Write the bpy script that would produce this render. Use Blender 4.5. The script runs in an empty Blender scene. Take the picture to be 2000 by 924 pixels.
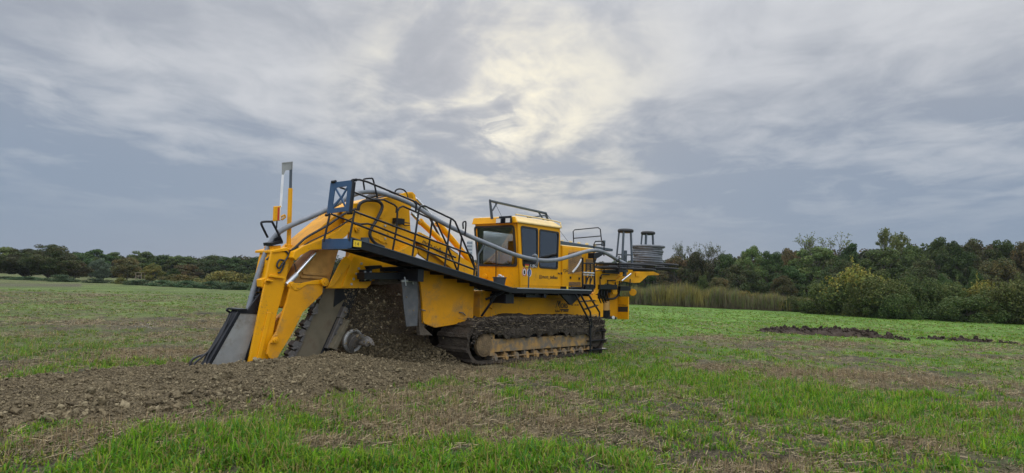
import bpy, bmesh, math, random
import numpy as np
from mathutils import Vector, Matrix
from mathutils.geometry import tessellate_polygon

S = bpy.context.scene
COL = S.collection
# ------------------------------------------------------------------ camera, world, sun
FPX, EYE = 1333.0, 1.85
ROLL, PITCH = math.radians(2.0), math.atan(93 / 1333)
FW = np.array([0, math.cos(PITCH), math.sin(PITCH)])
_r0 = np.array([1.0, 0, 0]); _u0 = np.array([0, -math.sin(PITCH), math.cos(PITCH)])
RT = math.cos(ROLL) * _r0 + math.sin(ROLL) * _u0
UP = math.cos(ROLL) * _u0 - math.sin(ROLL) * _r0
CAM = np.array([0, 0, EYE])
cd = bpy.data.cameras.new('camera'); cam = bpy.data.objects.new('camera', cd); COL.objects.link(cam)
cd.sensor_width = 36; cd.lens = FPX / 2000 * 36; cd.clip_start = 0.1; cd.clip_end = 8000
m = Matrix(((RT[0], UP[0], -FW[0], 0), (RT[1], UP[1], -FW[1], 0), (RT[2], UP[2], -FW[2], EYE), (0, 0, 0, 1)))
cam.matrix_world = m
S.camera = cam
S.view_settings.view_transform = 'Standard'; S.view_settings.look = 'None'
S.view_settings.gamma = 1; S.view_settings.use_curve_mapping = False
S.view_settings.exposure = 0.28

def ray(x, y):
    return FW + RT * (x - 1000) / FPX + UP * (462 - y) / FPX
sd = ray(985, 165); sd = sd / np.linalg.norm(sd)
SUN_EL = math.asin(sd[2]); SUN_AZ = math.atan2(sd[0], sd[1])
sl = bpy.data.lights.new('sun', 'SUN'); sun = bpy.data.objects.new('sun', sl); COL.objects.link(sun)
sl.energy = 0.6; sl.angle = math.radians(25); sl.color = (1, 0.95, 0.86)
sun.rotation_euler = Vector(-sd).to_track_quat('-Z', 'Y').to_euler()
sun.location = (0, 60, 40)

W = bpy.data.worlds.new('World'); S.world = W; W.use_nodes = True
nt = W.node_tree; nt.nodes.clear()
def nd(tree, typ, **kw):
    o = tree.nodes.new(typ)
    for k, v in kw.items():
        if k.startswith('i_'):
            o.inputs[int(k[2:])].default_value = v
        else:
            setattr(o, k, v)
    return o
def mth(tree, op, a, b=None, c=None, clamp=False):
    o = tree.nodes.new('ShaderNodeMath'); o.operation = op; o.use_clamp = clamp
    for i, x in enumerate((a, b, c)):
        if x is None: continue
        if isinstance(x, (int, float)): o.inputs[i].default_value = x
        else: tree.links.new(x, o.inputs[i])
    return o.outputs[0]
def mapr(tree, v, a, b, c, d, smooth=True):
    o = tree.nodes.new('ShaderNodeMapRange'); o.interpolation_type = 'SMOOTHSTEP' if smooth else 'LINEAR'
    tree.links.new(v, o.inputs[0])
    for i, x in enumerate((a, b, c, d)): o.inputs[i + 1].default_value = x
    return o.outputs[0]
def mixc(tree, f, a, b, blend='MIX'):
    o = tree.nodes.new('ShaderNodeMix'); o.data_type = 'RGBA'; o.blend_type = blend
    for sock, x in ((o.inputs[0], f), (o.inputs[6], a), (o.inputs[7], b)):
        if isinstance(x, (int, float)): sock.default_value = x
        elif isinstance(x, tuple): sock.default_value = (*x, 1) if len(x) == 3 else x
        else: tree.links.new(x, sock)
    return o.outputs[2]

def build_world():
    L = nt.links.new
    tc = nd(nt, 'ShaderNodeTexCoord'); D = tc.outputs['Generated']
    sky = nd(nt, 'ShaderNodeTexSky', sky_type='NISHITA', sun_disc=False, sun_elevation=SUN_EL, sun_rotation=SUN_AZ)
    sep = nd(nt, 'ShaderNodeSeparateXYZ'); L(D, sep.inputs[0])
    x, y, z = sep.outputs
    zz = mth(nt, 'ADD', mth(nt, 'MAXIMUM', z, 0.0), 0.10)
    cx = mth(nt, 'DIVIDE', x, zz); cy = mth(nt, 'DIVIDE', y, zz)
    comb = nd(nt, 'ShaderNodeCombineXYZ'); L(cx, comb.inputs[0]); L(mth(nt, 'MULTIPLY', cy, 0.72), comb.inputs[1])
    def noise(scale, detail, rough, off, dist=0.0):
        mp = nd(nt, 'ShaderNodeMapping'); L(comb.outputs[0], mp.inputs[0]); mp.inputs['Location'].default_value = off
        n = nd(nt, 'ShaderNodeTexNoise'); L(mp.outputs[0], n.inputs['Vector'])
        n.inputs['Scale'].default_value = scale; n.inputs['Detail'].default_value = detail
        n.inputs['Roughness'].default_value = rough; n.inputs['Distortion'].default_value = dist
        return n.outputs['Fac']
    big = noise(0.55, 3, 0.5, (3.1, 1.7, 0.0), 0.25)
    med = noise(1.5, 9, 0.54, (7.3, 2.9, 0.4), 0.5)
    fine = noise(3.8, 9, 0.6, (1.3, 5.2, 0.9), 0.5)
    c = mth(nt, 'ADD', mth(nt, 'MULTIPLY', big, 0.30), mth(nt, 'MULTIPLY', med, 0.47))
    c = mth(nt, 'ADD', c, mth(nt, 'MULTIPLY', fine, 0.27))
    # thickness of the cloud deck; detail fades into an even veil near the horizon
    low = mapr(nt, z, 0.03, 0.24, 0.0, 1.0)
    thin = mapr(nt, c, 0.385, 0.655, -0.10, 0.95)
    lift = mapr(nt, z, 0.08, 0.36, -0.34, 0.16)
    light = mth(nt, 'ADD', thin, lift, clamp=True)
    light = mth(nt, 'ADD', mth(nt, 'MULTIPLY', light, low), mth(nt, 'MULTIPLY', mth(nt, 'SUBTRACT', 1.0, low), 0.10), clamp=True)
    dark = mixc(nt, mapr(nt, z, 0.06, 0.34, 0.0, 1.0), (0.160, 0.220, 0.312), (0.300, 0.324, 0.372))
    base = mixc(nt, light, dark, (0.525, 0.537, 0.562))
    # sunlit zone
    dv = nd(nt, 'ShaderNodeVectorMath', operation='DOT_PRODUCT'); L(D, dv.inputs[0]); dv.inputs[1].default_value = tuple(sd)
    ang = mth(nt, 'ARCCOSINE', mth(nt, 'MINIMUM', dv.outputs['Value'], 1.0))
    g1 = mapr(nt, ang, 0.0, 0.31, 1.0, 0.0)
    warm = mth(nt, 'MULTIPLY', g1, mapr(nt, mth(nt, 'ADD', mth(nt, 'MULTIPLY', med, 0.7), mth(nt, 'MULTIPLY', fine, 0.3)), 0.42, 0.62, 0.0, 1.0))
    base = mixc(nt, mth(nt, 'MULTIPLY', warm, 0.95), base, (0.86, 0.80, 0.62))
    sp = ray(970, 236); sp = sp / np.linalg.norm(sp)
    dv2 = nd(nt, 'ShaderNodeVectorMath', operation='DOT_PRODUCT'); L(D, dv2.inputs[0]); dv2.inputs[1].default_value = tuple(sp)
    ang2 = mth(nt, 'ARCCOSINE', mth(nt, 'MINIMUM', dv2.outputs['Value'], 1.0))
    g2 = mth(nt, 'MULTIPLY', mapr(nt, ang2, 0.0, 0.05, 1.0, 0.0), mapr(nt, fine, 0.40, 0.62, 0.0, 1.0))
    base = mixc(nt, g2, base, (0.95, 0.90, 0.74))
    # overcast is brighter overhead; unseen sky there and behind the viewer boosted as fill
    back_fill = mapr(nt, y, 0.2, -0.8, 0.0, 1.5)
    ov = mth(nt, 'ADD', mapr(nt, z, 0.36, 0.85, 1.0, 4.2), back_fill)
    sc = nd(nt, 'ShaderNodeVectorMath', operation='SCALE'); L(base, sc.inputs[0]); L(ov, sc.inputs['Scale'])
    sk = nd(nt, 'ShaderNodeVectorMath', operation='SCALE'); L(sky.outputs[0], sk.inputs[0]); sk.inputs['Scale'].default_value = 0.05
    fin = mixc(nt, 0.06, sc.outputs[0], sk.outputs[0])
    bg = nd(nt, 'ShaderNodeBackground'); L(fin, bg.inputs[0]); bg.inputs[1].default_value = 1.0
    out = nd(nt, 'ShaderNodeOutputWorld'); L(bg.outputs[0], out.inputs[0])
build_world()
W.cycles.sampling_method = 'MANUAL'; W.cycles.sample_map_resolution = 1024

# ------------------------------------------------------------------ frame of the machine (u forward, v to its right, w up)
HA = math.radians(41)
HH = np.array([math.sin(HA), math.cos(HA), 0]); NN = np.array([math.cos(HA), -math.sin(HA), 0])
OO = np.array([-1.70, 16.42, 0])
def Lv(x, y, v):
    d = ray(x, y); t = (v - (CAM - OO) @ NN) / (d @ NN); p = CAM + t * d
    return np.array([(p - OO) @ HH, v, p[2]])
def Lu(x, y, u):
    d = ray(x, y); t = (u - (CAM - OO) @ HH) / (d @ HH); p = CAM + t * d
    return np.array([u, (p - OO) @ NN, p[2]])
def gnd(x, y):
    d = ray(x, y); t = -EYE / d[2]; return CAM + t * d
def at(x, y, dist):
    d = ray(x, y); t = dist / d[1]; return CAM + t * d
def loc(p):                       # (u,v,w) -> local blender coordinates of the machine empty
    return (p[0], -p[1], p[2])
def world(u, v, w=0):
    return OO + HH * u + NN * v + np.array([0, 0, w])

rnd = random.Random(7); rng = np.random.default_rng(11)

# ------------------------------------------------------------------ numpy noise
def _hash(ix, iy, s):
    h = (ix.astype(np.int64) * 374761393 + iy.astype(np.int64) * 668265263 + s * 1442695041) & 0x7fffffff
    h = ((h ^ (h >> 13)) * 1274126177) & 0x7fffffff
    return ((h ^ (h >> 16)) & 0xffff) / 65535.0
def vnoise(x, y, s=0):
    x = np.asarray(x, float); y = np.asarray(y, float)
    ix = np.floor(x); iy = np.floor(y); fx = x - ix; fy = y - iy
    fx = fx * fx * (3 - 2 * fx); fy = fy * fy * (3 - 2 * fy)
    a = _hash(ix, iy, s); b = _hash(ix + 1, iy, s); c = _hash(ix, iy + 1, s); d = _hash(ix + 1, iy + 1, s)
    return (a * (1 - fx) + b * fx) * (1 - fy) + (c * (1 - fx) + d * fx) * fy
def fbm(x, y, o=4, s=0, g=0.5):
    t = 0; a = 1.0; n = 0
    for i in range(o):
        t = t + a * vnoise(x * 2 ** i + 17.3 * i, y * 2 ** i - 9.1 * i, s + i); n += a; a *= g
    return t / n

# ------------------------------------------------------------------ materials
MATS = {}
def mat(name, col, rough=0.6, metal=0.0, var=0.0, scale=6.0, dirt=None, dirt_amt=0.0, bump=0.0, bscale=30.0, spec=0.5, attr=None, coat=0.0, dirt_scale=2.5):
    M = bpy.data.materials.new(name); M.use_nodes = True
    t = M.node_tree; b = t.nodes['Principled BSDF']; L = t.links.new
    b.inputs['Roughness'].default_value = rough; b.inputs['Metallic'].default_value = metal
    b.inputs['Specular IOR Level'].default_value = spec; b.inputs['Coat Weight'].default_value = coat
    tc = nd(t, 'ShaderNodeTexCoord')
    if attr:
        a = nd(t, 'ShaderNodeAttribute', attribute_name=attr); c = a.outputs['Color']
    else:
        r = nd(t, 'ShaderNodeRGB'); r.outputs[0].default_value = (*col, 1); c = r.outputs[0]
    if var:
        n = nd(t, 'ShaderNodeTexNoise'); L(tc.outputs['Object'], n.inputs['Vector']); n.inputs['Scale'].default_value = scale; n.inputs['Detail'].default_value = 6
        f = mapr(t, n.outputs['Fac'], 0.3, 0.7, 1 - var, 1 + var, False)
        v = nd(t, 'ShaderNodeVectorMath', operation='SCALE'); L(c, v.inputs[0]); L(f, v.inputs['Scale']); c = v.outputs[0]
    if dirt:
        n = nd(t, 'ShaderNodeTexNoise'); L(tc.outputs['Object'], n.inputs['Vector']); n.inputs['Scale'].default_value = dirt_scale; n.inputs['Detail'].default_value = 9; n.inputs['Roughness'].default_value = 0.68
        f = mapr(t, n.outputs['Fac'], 0.62 - dirt_amt * 0.4, 0.86 - dirt_amt * 0.4, 0, min(1, 0.35 + dirt_amt))
        c = mixc(t, f, c, dirt)
        if name.startswith('yellow'):          # splashes of mud and dust, thicker where the coarse noise is high
            n2 = nd(t, 'ShaderNodeTexNoise'); L(tc.outputs['Object'], n2.inputs['Vector']); n2.inputs['Scale'].default_value = 17; n2.inputs['Detail'].default_value = 7; n2.inputs['Roughness'].default_value = .75
            sp_ = mth(t, 'MULTIPLY', mapr(t, n2.outputs['Fac'], .56, .66, 0, 1), mapr(t, n.outputs['Fac'], .44, .62, .08, .75)); c = mixc(t, sp_, c, (0.17, 0.115, 0.06))
        L(mapr(t, f, 0, 1, rough, 0.95), b.inputs['Roughness'])
    L(c, b.inputs['Base Color'])
    if bump:
        n = nd(t, 'ShaderNodeTexNoise'); L(tc.outputs['Object'], n.inputs['Vector']); n.inputs['Scale'].default_value = bscale; n.inputs['Detail'].default_value = 8
        bp = nd(t, 'ShaderNodeBump'); bp.inputs['Strength'].default_value = bump; bp.inputs['Distance'].default_value = 0.05
        L(n.outputs['Fac'], bp.inputs['Height']); L(bp.outputs[0], b.inputs['Normal'])
    MATS[name] = M
    return M
SOILC = (0.12, 0.088, 0.058)
mat('yellow', (0.74, 0.34, 0.0015), 0.42, var=0.07, scale=1.6, dirt=(0.25, 0.15, 0.05), dirt_amt=0.22, spec=0.3)
mat('yellow_dusty', (0.66, 0.29, 0.004), 0.55, spec=0.3, var=0.1, scale=3, dirt=(0.24, 0.165, 0.085), dirt_amt=0.36, dirt_scale=1.6)
mat('tan_steel', (0.46, 0.255, 0.065), 0.7, var=0.18, dirt=(0.12, 0.08, 0.05), dirt_amt=0.35)
mat('roof_yellow', (0.72, 0.53, 0.22), 0.45, var=0.05, dirt=(0.5, 0.42, 0.28), dirt_amt=0.35)
mat('black', (0.010, 0.011, 0.014), 0.4, var=0.2, scale=5, dirt=(0.055, 0.046, 0.037), dirt_amt=0.08, spec=0.3)
mat('black_rubber', (0.018, 0.018, 0.02), 0.6)
mat('dark_interior', (0.02, 0.02, 0.022), 0.8)
mat('slate', (0.055, 0.072, 0.088), 0.45, var=0.1)
mat('blue', (0.022, 0.068, 0.145), 0.45, var=0.1, dirt=(0.16, 0.15, 0.14), dirt_amt=0.12)
mat('grey_pipe', (0.175, 0.19, 0.21), 0.55, var=0.16, scale=9, dirt=(0.19, 0.17, 0.14), dirt_amt=0.26, dirt_scale=7)
mat('galv', (0.5, 0.52, 0.54), 0.42, metal=0.7, var=0.1)
mat('chrome', (0.66, 0.67, 0.69), 0.18, metal=1.0)
mat('steel_plate', (0.31, 0.315, 0.30), 0.5, metal=0.35, var=0.14, scale=4, dirt=(0.17, 0.14, 0.10), dirt_amt=0.32, dirt_scale=3.5)
mat('grey_coil', (0.115, 0.125, 0.14), 0.55, var=0.2, scale=9); mat('pale_metal', (0.8, 0.8, 0.8), 0.5, metal=0.15, var=0.08); mat('worn_steel', (0.16, 0.15, 0.14), 0.5, metal=0.4, var=0.25, dirt=(0.14, 0.11, 0.075), dirt_amt=0.4, dirt_scale=6)
mat('bar_dirt', (0.155, 0.132, 0.085), 0.85, var=0.2, scale=4, dirt=(0.115, 0.085, 0.055), dirt_amt=0.4, dirt_scale=4)
mat('mud', (0.052, 0.041, 0.030), 0.88, var=0.4, scale=9, dirt=(0.085, 0.066, 0.045), dirt_amt=0.2, bump=0.9, bscale=26, spec=0.3)
mat('mud_light', (0.155, 0.105, 0.052), 0.9, var=0.3, scale=9, dirt=(0.07, 0.055, 0.04), dirt_amt=0.3, bump=0.5, bscale=30)
mat('track_frame', (0.33, 0.19, 0.055), 0.7, var=0.25, dirt=(0.135, 0.118, 0.092), dirt_amt=0.62, dirt_scale=4.5)
mat('rubber_flap', (0.085, 0.09, 0.095), 0.7, var=0.2, dirt=(0.15, 0.13, 0.1), dirt_amt=0.3, dirt_scale=6)
mat('housing', (0.10, 0.08, 0.058), 0.9, var=0.4, scale=6, dirt=(0.09, 0.07, 0.05), dirt_amt=0.3, bump=0.6)
mat('red', (0.45, 0.03, 0.02), 0.5); mat('white', (0.75, 0.75, 0.73), 0.5); mat('ink', (0.025, 0.022, 0.02), 0.6)
mat('flag_gold', (0.75, 0.5, 0.02), 0.5); mat('sign_blue', (0.03, 0.11, 0.42), 0.5)
mat('lamp_glass', (0.6, 0.6, 0.58), 0.2)
mat('bucket', (0.045, 0.05, 0.06), 0.55, var=0.1)
mat('soil', SOILC, 0.95, attr='Col', var=0.22, scale=14, bump=0.7, bscale=35, spec=0.2)
mat('clod', SOILC, 0.95, attr='Col', var=0.25, scale=22, bump=0.6, bscale=60, spec=0.2)
mat('bark', (0.075, 0.06, 0.045), 0.9, var=0.25); mat('wood', (0.2, 0.16, 0.11), 0.85, var=0.2)
mat('concrete', (0.42, 0.43, 0.44), 0.8, var=0.05); mat('far_glass', (0.09, 0.12, 0.16), 0.2)
mat('foil', (0.7, 0.7, 0.68), 0.5); mat('straw_bit', (0.24, 0.19, 0.12), 0.85)
def glass_mat(gname, tint, k, o_):
    M = bpy.data.materials.new(gname); M.use_nodes = True; t = M.node_tree; t.nodes.clear(); L = t.links.new
    tr = nd(t, 'ShaderNodeBsdfTransparent'); tr.inputs[0].default_value = tint
    gl = nd(t, 'ShaderNodeBsdfGlossy'); gl.inputs['Roughness'].default_value = 0.03; gl.inputs[0].default_value = (0.85, 0.9, 0.95, 1)
    fr = nd(t, 'ShaderNodeFresnel'); fr.inputs[0].default_value = 1.5
    mx = nd(t, 'ShaderNodeMixShader'); L(mth(t, 'ADD', mth(t, 'MULTIPLY', fr.outputs[0], k), o_), mx.inputs[0]); L(tr.outputs[0], mx.inputs[1]); L(gl.outputs[0], mx.inputs[2])
    o = nd(t, 'ShaderNodeOutputMaterial'); L(mx.outputs[0], o.inputs[0]); MATS[gname] = M
glass_mat('glass', (0.62, 0.66, 0.68, 1), 1.3, .11); glass_mat('dark_glass', (0.5, 0.53, 0.55, 1), .55, .015)
def leaf_mat(name, trans=0.35):
    M = bpy.data.materials.new(name); M.use_nodes = True; t = M.node_tree; t.nodes.clear(); L = t.links.new
    a0 = nd(t, 'ShaderNodeAttribute', attribute_name='Col'); oi = nd(t, 'ShaderNodeObjectInfo')
    hs = nd(t, 'ShaderNodeHueSaturation'); L(a0.outputs['Color'], hs.inputs['Color'])
    if name == 'leaves': L(mapr(t, oi.outputs['Random'], 0, 1, .7, 1.4, False), hs.inputs['Value']); L(mapr(t, mth(t, 'FRACT', mth(t, 'MULTIPLY', oi.outputs['Random'], 7.13)), 0, 1, .475, .525, False), hs.inputs['Hue'])
    class a: outputs = hs.outputs
    d = nd(t, 'ShaderNodeBsdfPrincipled'); L(a.outputs['Color'], d.inputs['Base Color']); d.inputs['Roughness'].default_value = 0.6; d.inputs['Specular IOR Level'].default_value = 0.1
    tr = nd(t, 'ShaderNodeBsdfTranslucent'); L(a.outputs['Color'], tr.inputs[0])
    mx = nd(t, 'ShaderNodeMixShader'); mx.inputs[0].default_value = trans; L(d.outputs[0], mx.inputs[1]); L(tr.outputs[0], mx.inputs[2])
    o = nd(t, 'ShaderNodeOutputMaterial'); L(mx.outputs[0], o.inputs[0]); MATS[name] = M
leaf_mat('leaves', 0.16); leaf_mat('grass', 0.4)
def earth_mat(name, lo, hi, sc1, sc2, bump):
    # crumbly ground: colour from the mesh, broken up by grains, crumbs and bits of straw
    M = mat(name, SOILC, 0.95, attr='Col', spec=0.15); t = M.node_tree; L = t.links.new; b = t.nodes['Principled BSDF']
    src = b.inputs['Base Color'].links[0].from_socket
    tc = nd(t, 'ShaderNodeTexCoord')
    n1 = nd(t, 'ShaderNodeTexNoise'); L(tc.outputs['Object'], n1.inputs['Vector']); n1.inputs['Scale'].default_value = sc1; n1.inputs['Detail'].default_value = 5; n1.inputs['Roughness'].default_value = .7
    v1 = nd(t, 'ShaderNodeTexVoronoi'); L(tc.outputs['Object'], v1.inputs['Vector']); v1.inputs['Scale'].default_value = sc2; v1.inputs['Randomness'].default_value = 1
    f = mth(t, 'MULTIPLY', mapr(t, n1.outputs['Fac'], .34, .66, lo, hi), mapr(t, v1.outputs['Distance'], 0.0, .75, 1.25, .55))
    sc_ = nd(t, 'ShaderNodeVectorMath', operation='SCALE'); L(src, sc_.inputs[0]); L(f, sc_.inputs['Scale']); L(sc_.outputs[0], b.inputs['Base Color'])
    bp = nd(t, 'ShaderNodeBump'); bp.inputs['Strength'].default_value = bump; bp.inputs['Distance'].default_value = 0.04
    L(mth(t, 'SUBTRACT', n1.outputs['Fac'], mth(t, 'MULTIPLY', v1.outputs['Distance'], .6)), bp.inputs['Height']); L(bp.outputs[0], b.inputs['Normal'])
earth_mat('field', .5, 1.6, 22, 38, .8); earth_mat('bank', .6, 1.5, 30, 42, 1.0)
def straw_mat():
    M = mat('straw', (0.3, 0.2, 0.1), 0.8, attr='Col', spec=0.2)
straw_mat()

# ------------------------------------------------------------------ object helpers
def tag(o, label=None, cat=None, group=None, kind=None):
    if label: o['label'] = label
    if cat: o['category'] = cat
    if group: o['group'] = group
    if kind: o['kind'] = kind
    return o
def empty(name, location=(0, 0, 0), rz=0.0):
    o = bpy.data.objects.new(name, None); COL.objects.link(o); o.location = location; o.rotation_euler = (0, 0, rz); o.empty_display_size = 0.3
    return o
def np_mesh(name, V, Fl, nv, mats, cols=None, smooth=False, parent=None):
    """V (n,3), Fl flat loop indices, nv array of face sizes"""
    me = bpy.data.meshes.new(name)
    V = np.asarray(V, np.float32); Fl = np.asarray(Fl, np.int32); nv = np.asarray(nv, np.int32)
    me.vertices.add(len(V)); me.vertices.foreach_set('co', V.ravel())
    me.loops.add(len(Fl)); me.loops.foreach_set('vertex_index', Fl)
    me.polygons.add(len(nv)); st = np.concatenate(([0], np.cumsum(nv)[:-1])).astype(np.int32)
    me.polygons.foreach_set('loop_start', st); me.polygons.foreach_set('loop_total', nv)
    if smooth: me.polygons.foreach_set('use_smooth', np.ones(len(nv), bool))
    if cols is not None:
        a = me.color_attributes.new('Col', 'FLOAT_COLOR', 'POINT')
        c4 = np.ones((len(V), 4), np.float32); c4[:, :3] = cols; a.data.foreach_set('color', c4.ravel())
    me.update(calc_edges=True); me.validate()
    for mm in mats: me.materials.append(MATS[mm])
    o = bpy.data.objects.new(name, me); COL.objects.link(o)
    if parent: o.parent = parent
    return o

class MB:
    """collects shapes in machine coordinates (u,v,w) for ONE mesh"""
    def __init__(s): s.v = []; s.f = []
    def add(s, pts, faces):
        k = len(s.v); s.v += [tuple(map(float, p)) for p in pts]; s.f += [[i + k for i in f] for f in faces]
    def box(s, a, b):
        (x0, y0, z0), (x1, y1, z1) = a, b
        P = [(x, y, z) for x in (x0, x1) for y in (y0, y1) for z in (z0, z1)]
        s.add(P, [(0, 1, 3, 2), (4, 6, 7, 5), (0, 4, 5, 1), (2, 3, 7, 6), (0, 2, 6, 4), (1, 5, 7, 3)])
    def prism(s, pts, off, holes=()):
        """planar polygon pts (3D) with holes, extruded by vector off"""
        loops = [[Vector(p) for p in pts]] + [[Vector(p) for p in hh] for hh in holes]
        flat = [p for l in loops for p in l]
        tris = tessellate_polygon(loops); n = len(flat)
        off = Vector(off)
        P = [tuple(p) for p in flat] + [tuple(p + off) for p in flat]
        Fc = []
        if not holes:
            Fc.append(list(range(n))); Fc.append([i + n for i in reversed(range(n))])
        else:
            for t in tris: Fc.append(list(t)); Fc.append([i + n for i in reversed(t)])
        k = 0
        for l in loops:
            for i in range(len(l)):
                j = (i + 1) % len(l); Fc.append([k + i, k + j, k + j + n, k + i + n])
            k += len(l)
        s.add(P, Fc)
    def pv(s, pix, v0, v1, holes=()):
        """pixel outline lying on the plane v=v0, extruded to v1"""
        s.prism([Lv(x, y, v0) for x, y in pix], (0, v1 - v0, 0), [[Lv(x, y, v0) for x, y in hh] for hh in holes])
    def tube(s, path, r, seg=8, smooth_n=0, cap=True):
        P = [np.array(p, float) for p in path]
        if smooth_n: P = catmull(P, smooth_n)
        rr = r if hasattr(r, '__len__') else [r] * len(P)
        n = len(P); T = []
        for i in range(n):
            t = P[min(i + 1, n - 1)] - P[max(i - 1, 0)]; T.append(t / (np.linalg.norm(t) + 1e-9))
        ref = np.array([0, 0, 1.0]) if abs(T[0][2]) < 0.9 else np.array([1.0, 0, 0])
        a = np.cross(T[0], ref); a /= np.linalg.norm(a); rings = []
        for i in range(n):
            a = a - T[i] * (a @ T[i]); a /= np.linalg.norm(a); b = np.cross(T[i], a)
            rings.append([P[i] + rr[i] * (math.cos(2 * math.pi * k / seg) * a + math.sin(2 * math.pi * k / seg) * b) for k in range(seg)])
        F = []
        for i in range(n - 1):
            for k in range(seg):
                F.append([i * seg + k, i * seg + (k + 1) % seg, (i + 1) * seg + (k + 1) % seg, (i + 1) * seg + k])
        if cap: F.append(list(reversed(range(seg)))); F.append([(n - 1) * seg + k for k in range(seg)])
        s.add([p for r_ in rings for p in r_], F)
    def cyl(s, a, b, r, seg=20, r2=None): s.tube([a, b], [r, r if r2 is None else r2], seg)
    def torus(s, c, R, r, seg=48, rs=8, axis='w'):
        P = []; F = []
        for i in range(seg):
            t = 2 * math.pi * i / seg
            for k in range(rs):
                p = 2 * math.pi * k / rs; q = R + r * math.cos(p)
                if axis == 'w': P.append((c[0] + q * math.cos(t), c[1] + q * math.sin(t), c[2] + r * math.sin(p)))
                else: P.append((c[0] + q * math.cos(t), c[1] + r * math.sin(p), c[2] + q * math.sin(t)))
                F.append([i * rs + k, ((i + 1) % seg) * rs + k, ((i + 1) % seg) * rs + (k + 1) % rs, i * rs + (k + 1) % rs])
        s.add(P, F)
    def build(s, name, material, parent=None, bevel=0.0, smooth=False, label=None, local=True):
        me = bpy.data.meshes.new(name)
        me.from_pydata([loc(p) if local else p for p in s.v], [], s.f)
        bm = bmesh.new(); bm.from_mesh(me); bmesh.ops.recalc_face_normals(bm, faces=bm.faces); bm.to_mesh(me); bm.free()
        me.materials.append(MATS[material])
        if smooth:
            me.polygons.foreach_set('use_smooth', np.ones(len(me.polygons), bool))
            me.set_sharp_from_angle(angle=math.radians(40))
        o = bpy.data.objects.new(name, me); COL.objects.link(o)
        if parent: o.parent = parent
        if bevel:
            b = o.modifiers.new('bevel', 'BEVEL'); b.width = bevel; b.segments = 2; b.limit_method = 'ANGLE'; b.angle_limit = math.radians(40); b.use_clamp_overlap = True
        if label: o['label'] = label
        return o
def catmull(P, k):
    out = []
    Q = [2 * P[0] - P[1]] + list(P) + [2 * P[-1] - P[-2]]
    for i in range(1, len(Q) - 2):
        for j in range(k):
            t = j / k; a, b, c, d = Q[i - 1], Q[i], Q[i + 1], Q[i + 2]
            out.append(0.5 * (2 * b + (c - a) * t + (2 * a - 5 * b + 4 * c - d) * t * t + (3 * b - a - 3 * c + d) * t ** 3))
    out.append(P[-1]); return out
def rrect(x0, y0, x1, y1, r, k=5):
    o = []
    for cx, cy, a0 in ((x1 - r, y1 - r, 0), (x0 + r, y1 - r, 90), (x0 + r, y0 + r, 180), (x1 - r, y0 + r, 270)):
        for i in range(k + 1):
            a = math.radians(a0 + 90 * i / k); o.append((cx + r * math.cos(a), cy + r * math.sin(a)))
    return o
def text(name, body, origin, size, parent, material, ang=0.0, wid=1.0, rear=False, align='LEFT', bold=0.0):
    """lettering lying on a plane v=const of the machine (or facing the rear)"""
    cu = bpy.data.curves.new(name, 'FONT'); cu.body = body; cu.size = size; cu.extrude = 0.002; cu.align_x = align; cu.offset = bold; cu.resolution_u = 3
    t = bpy.data.objects.new(name, cu); COL.objects.link(t)
    bpy.context.view_layer.update()
    me = bpy.data.meshes.new_from_object(t.evaluated_get(bpy.context.evaluated_depsgraph_get()))
    bpy.data.objects.remove(t); me.materials.clear(); me.materials.append(MATS[material])
    o = bpy.data.objects.new(name, me); COL.objects.link(o); o.parent = parent
    if rear: Mx = Matrix.Rotation(-math.pi / 2, 4, 'Z') @ Matrix.Rotation(math.pi / 2, 4, 'X')
    else: Mx = Matrix.Rotation(math.pi / 2, 4, 'X') @ Matrix.Rotation(ang, 4, 'Z')
    o.matrix_local = Matrix.Translation(loc(origin)) @ Mx @ Matrix.Diagonal((wid, 1, 1, 1))
    return o

exec_sections = []
# ------------------------------------------------------------------ field: where crop regrowth, stubble and bare soil lie
BLOBS = [  # centre, half sizes (as seen from the photographer's spot), tilt, greenness
    (1520, 765, 560, 36, 0.165, 1.6), (1180, 705, 160, 22, 0.10, 0.9), (440, 850, 170, 50, 0.0, 0.95), (760, 905, 260, 40, 0.05, 0.5), (420, 915, 240, 40, 0, .25),
    (1650, 622, 600, 26, 0.035, 1.3), (1450, 600, 300, 16, 0.03, 1.0), (130, 690, 210, 34, 0.05, 1.0), (430, 590, 260, 24, 0.02, 0.6), (90, 612, 160, 14, 0.0, 0.4), (150, 565, 320, 8, 0.025, 0.9),
    (1250, 640, 90, 22, 0.1, 0.8), (1450, 690, 160, 12, 0.08, 0.6), (1800, 700, 200, 14, 0.07, 0.6),(1240,628,120,18,0.05,.9),
    (1050, 735, 170, 22, 0.03, -1.2), (1330, 662, 190, 13, 0.06, -0.9), (1720, 735, 320, 26, 0.09, -1.0), (1440, 710, 130, 14, 0.1, -0.5), (1560, 668, 140, 10, 0.05, -0.6),
    (250, 640, 220, 32, 0.06, -0.9), (330, 690, 130, 26, 0.0, -1.0), (430, 655, 120, 22, 0.0, -0.3), (60, 585, 200, 8, 0.04, -0.4), (340, 575, 260, 6, 0.03, -0.5),
    (130, 890, 190, 50, 0.0, -1.0), (800, 800, 190, 40, 0.05, -0.9), (1100, 850, 260, 50, 0.08, -0.75), (1500, 880, 300, 44, 0.1, -0.6), (1350, 800, 300, 22, .16, -0.3), (1850, 890, 200, 40, 0.1, 0.1), (1000, 780, 160, 22, 0.05, 0.1),
]
def project(X, Y, Z=0.0):
    d = np.stack([X, Y, np.full_like(X, 0.0) + Z - EYE], -1)
    z = d @ FW; zz = np.where(z > 0.3, z, 0.3)
    return 1000 + FPX * (d @ RT) / zz, 462 - FPX * (d @ UP) / zz, z
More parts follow.
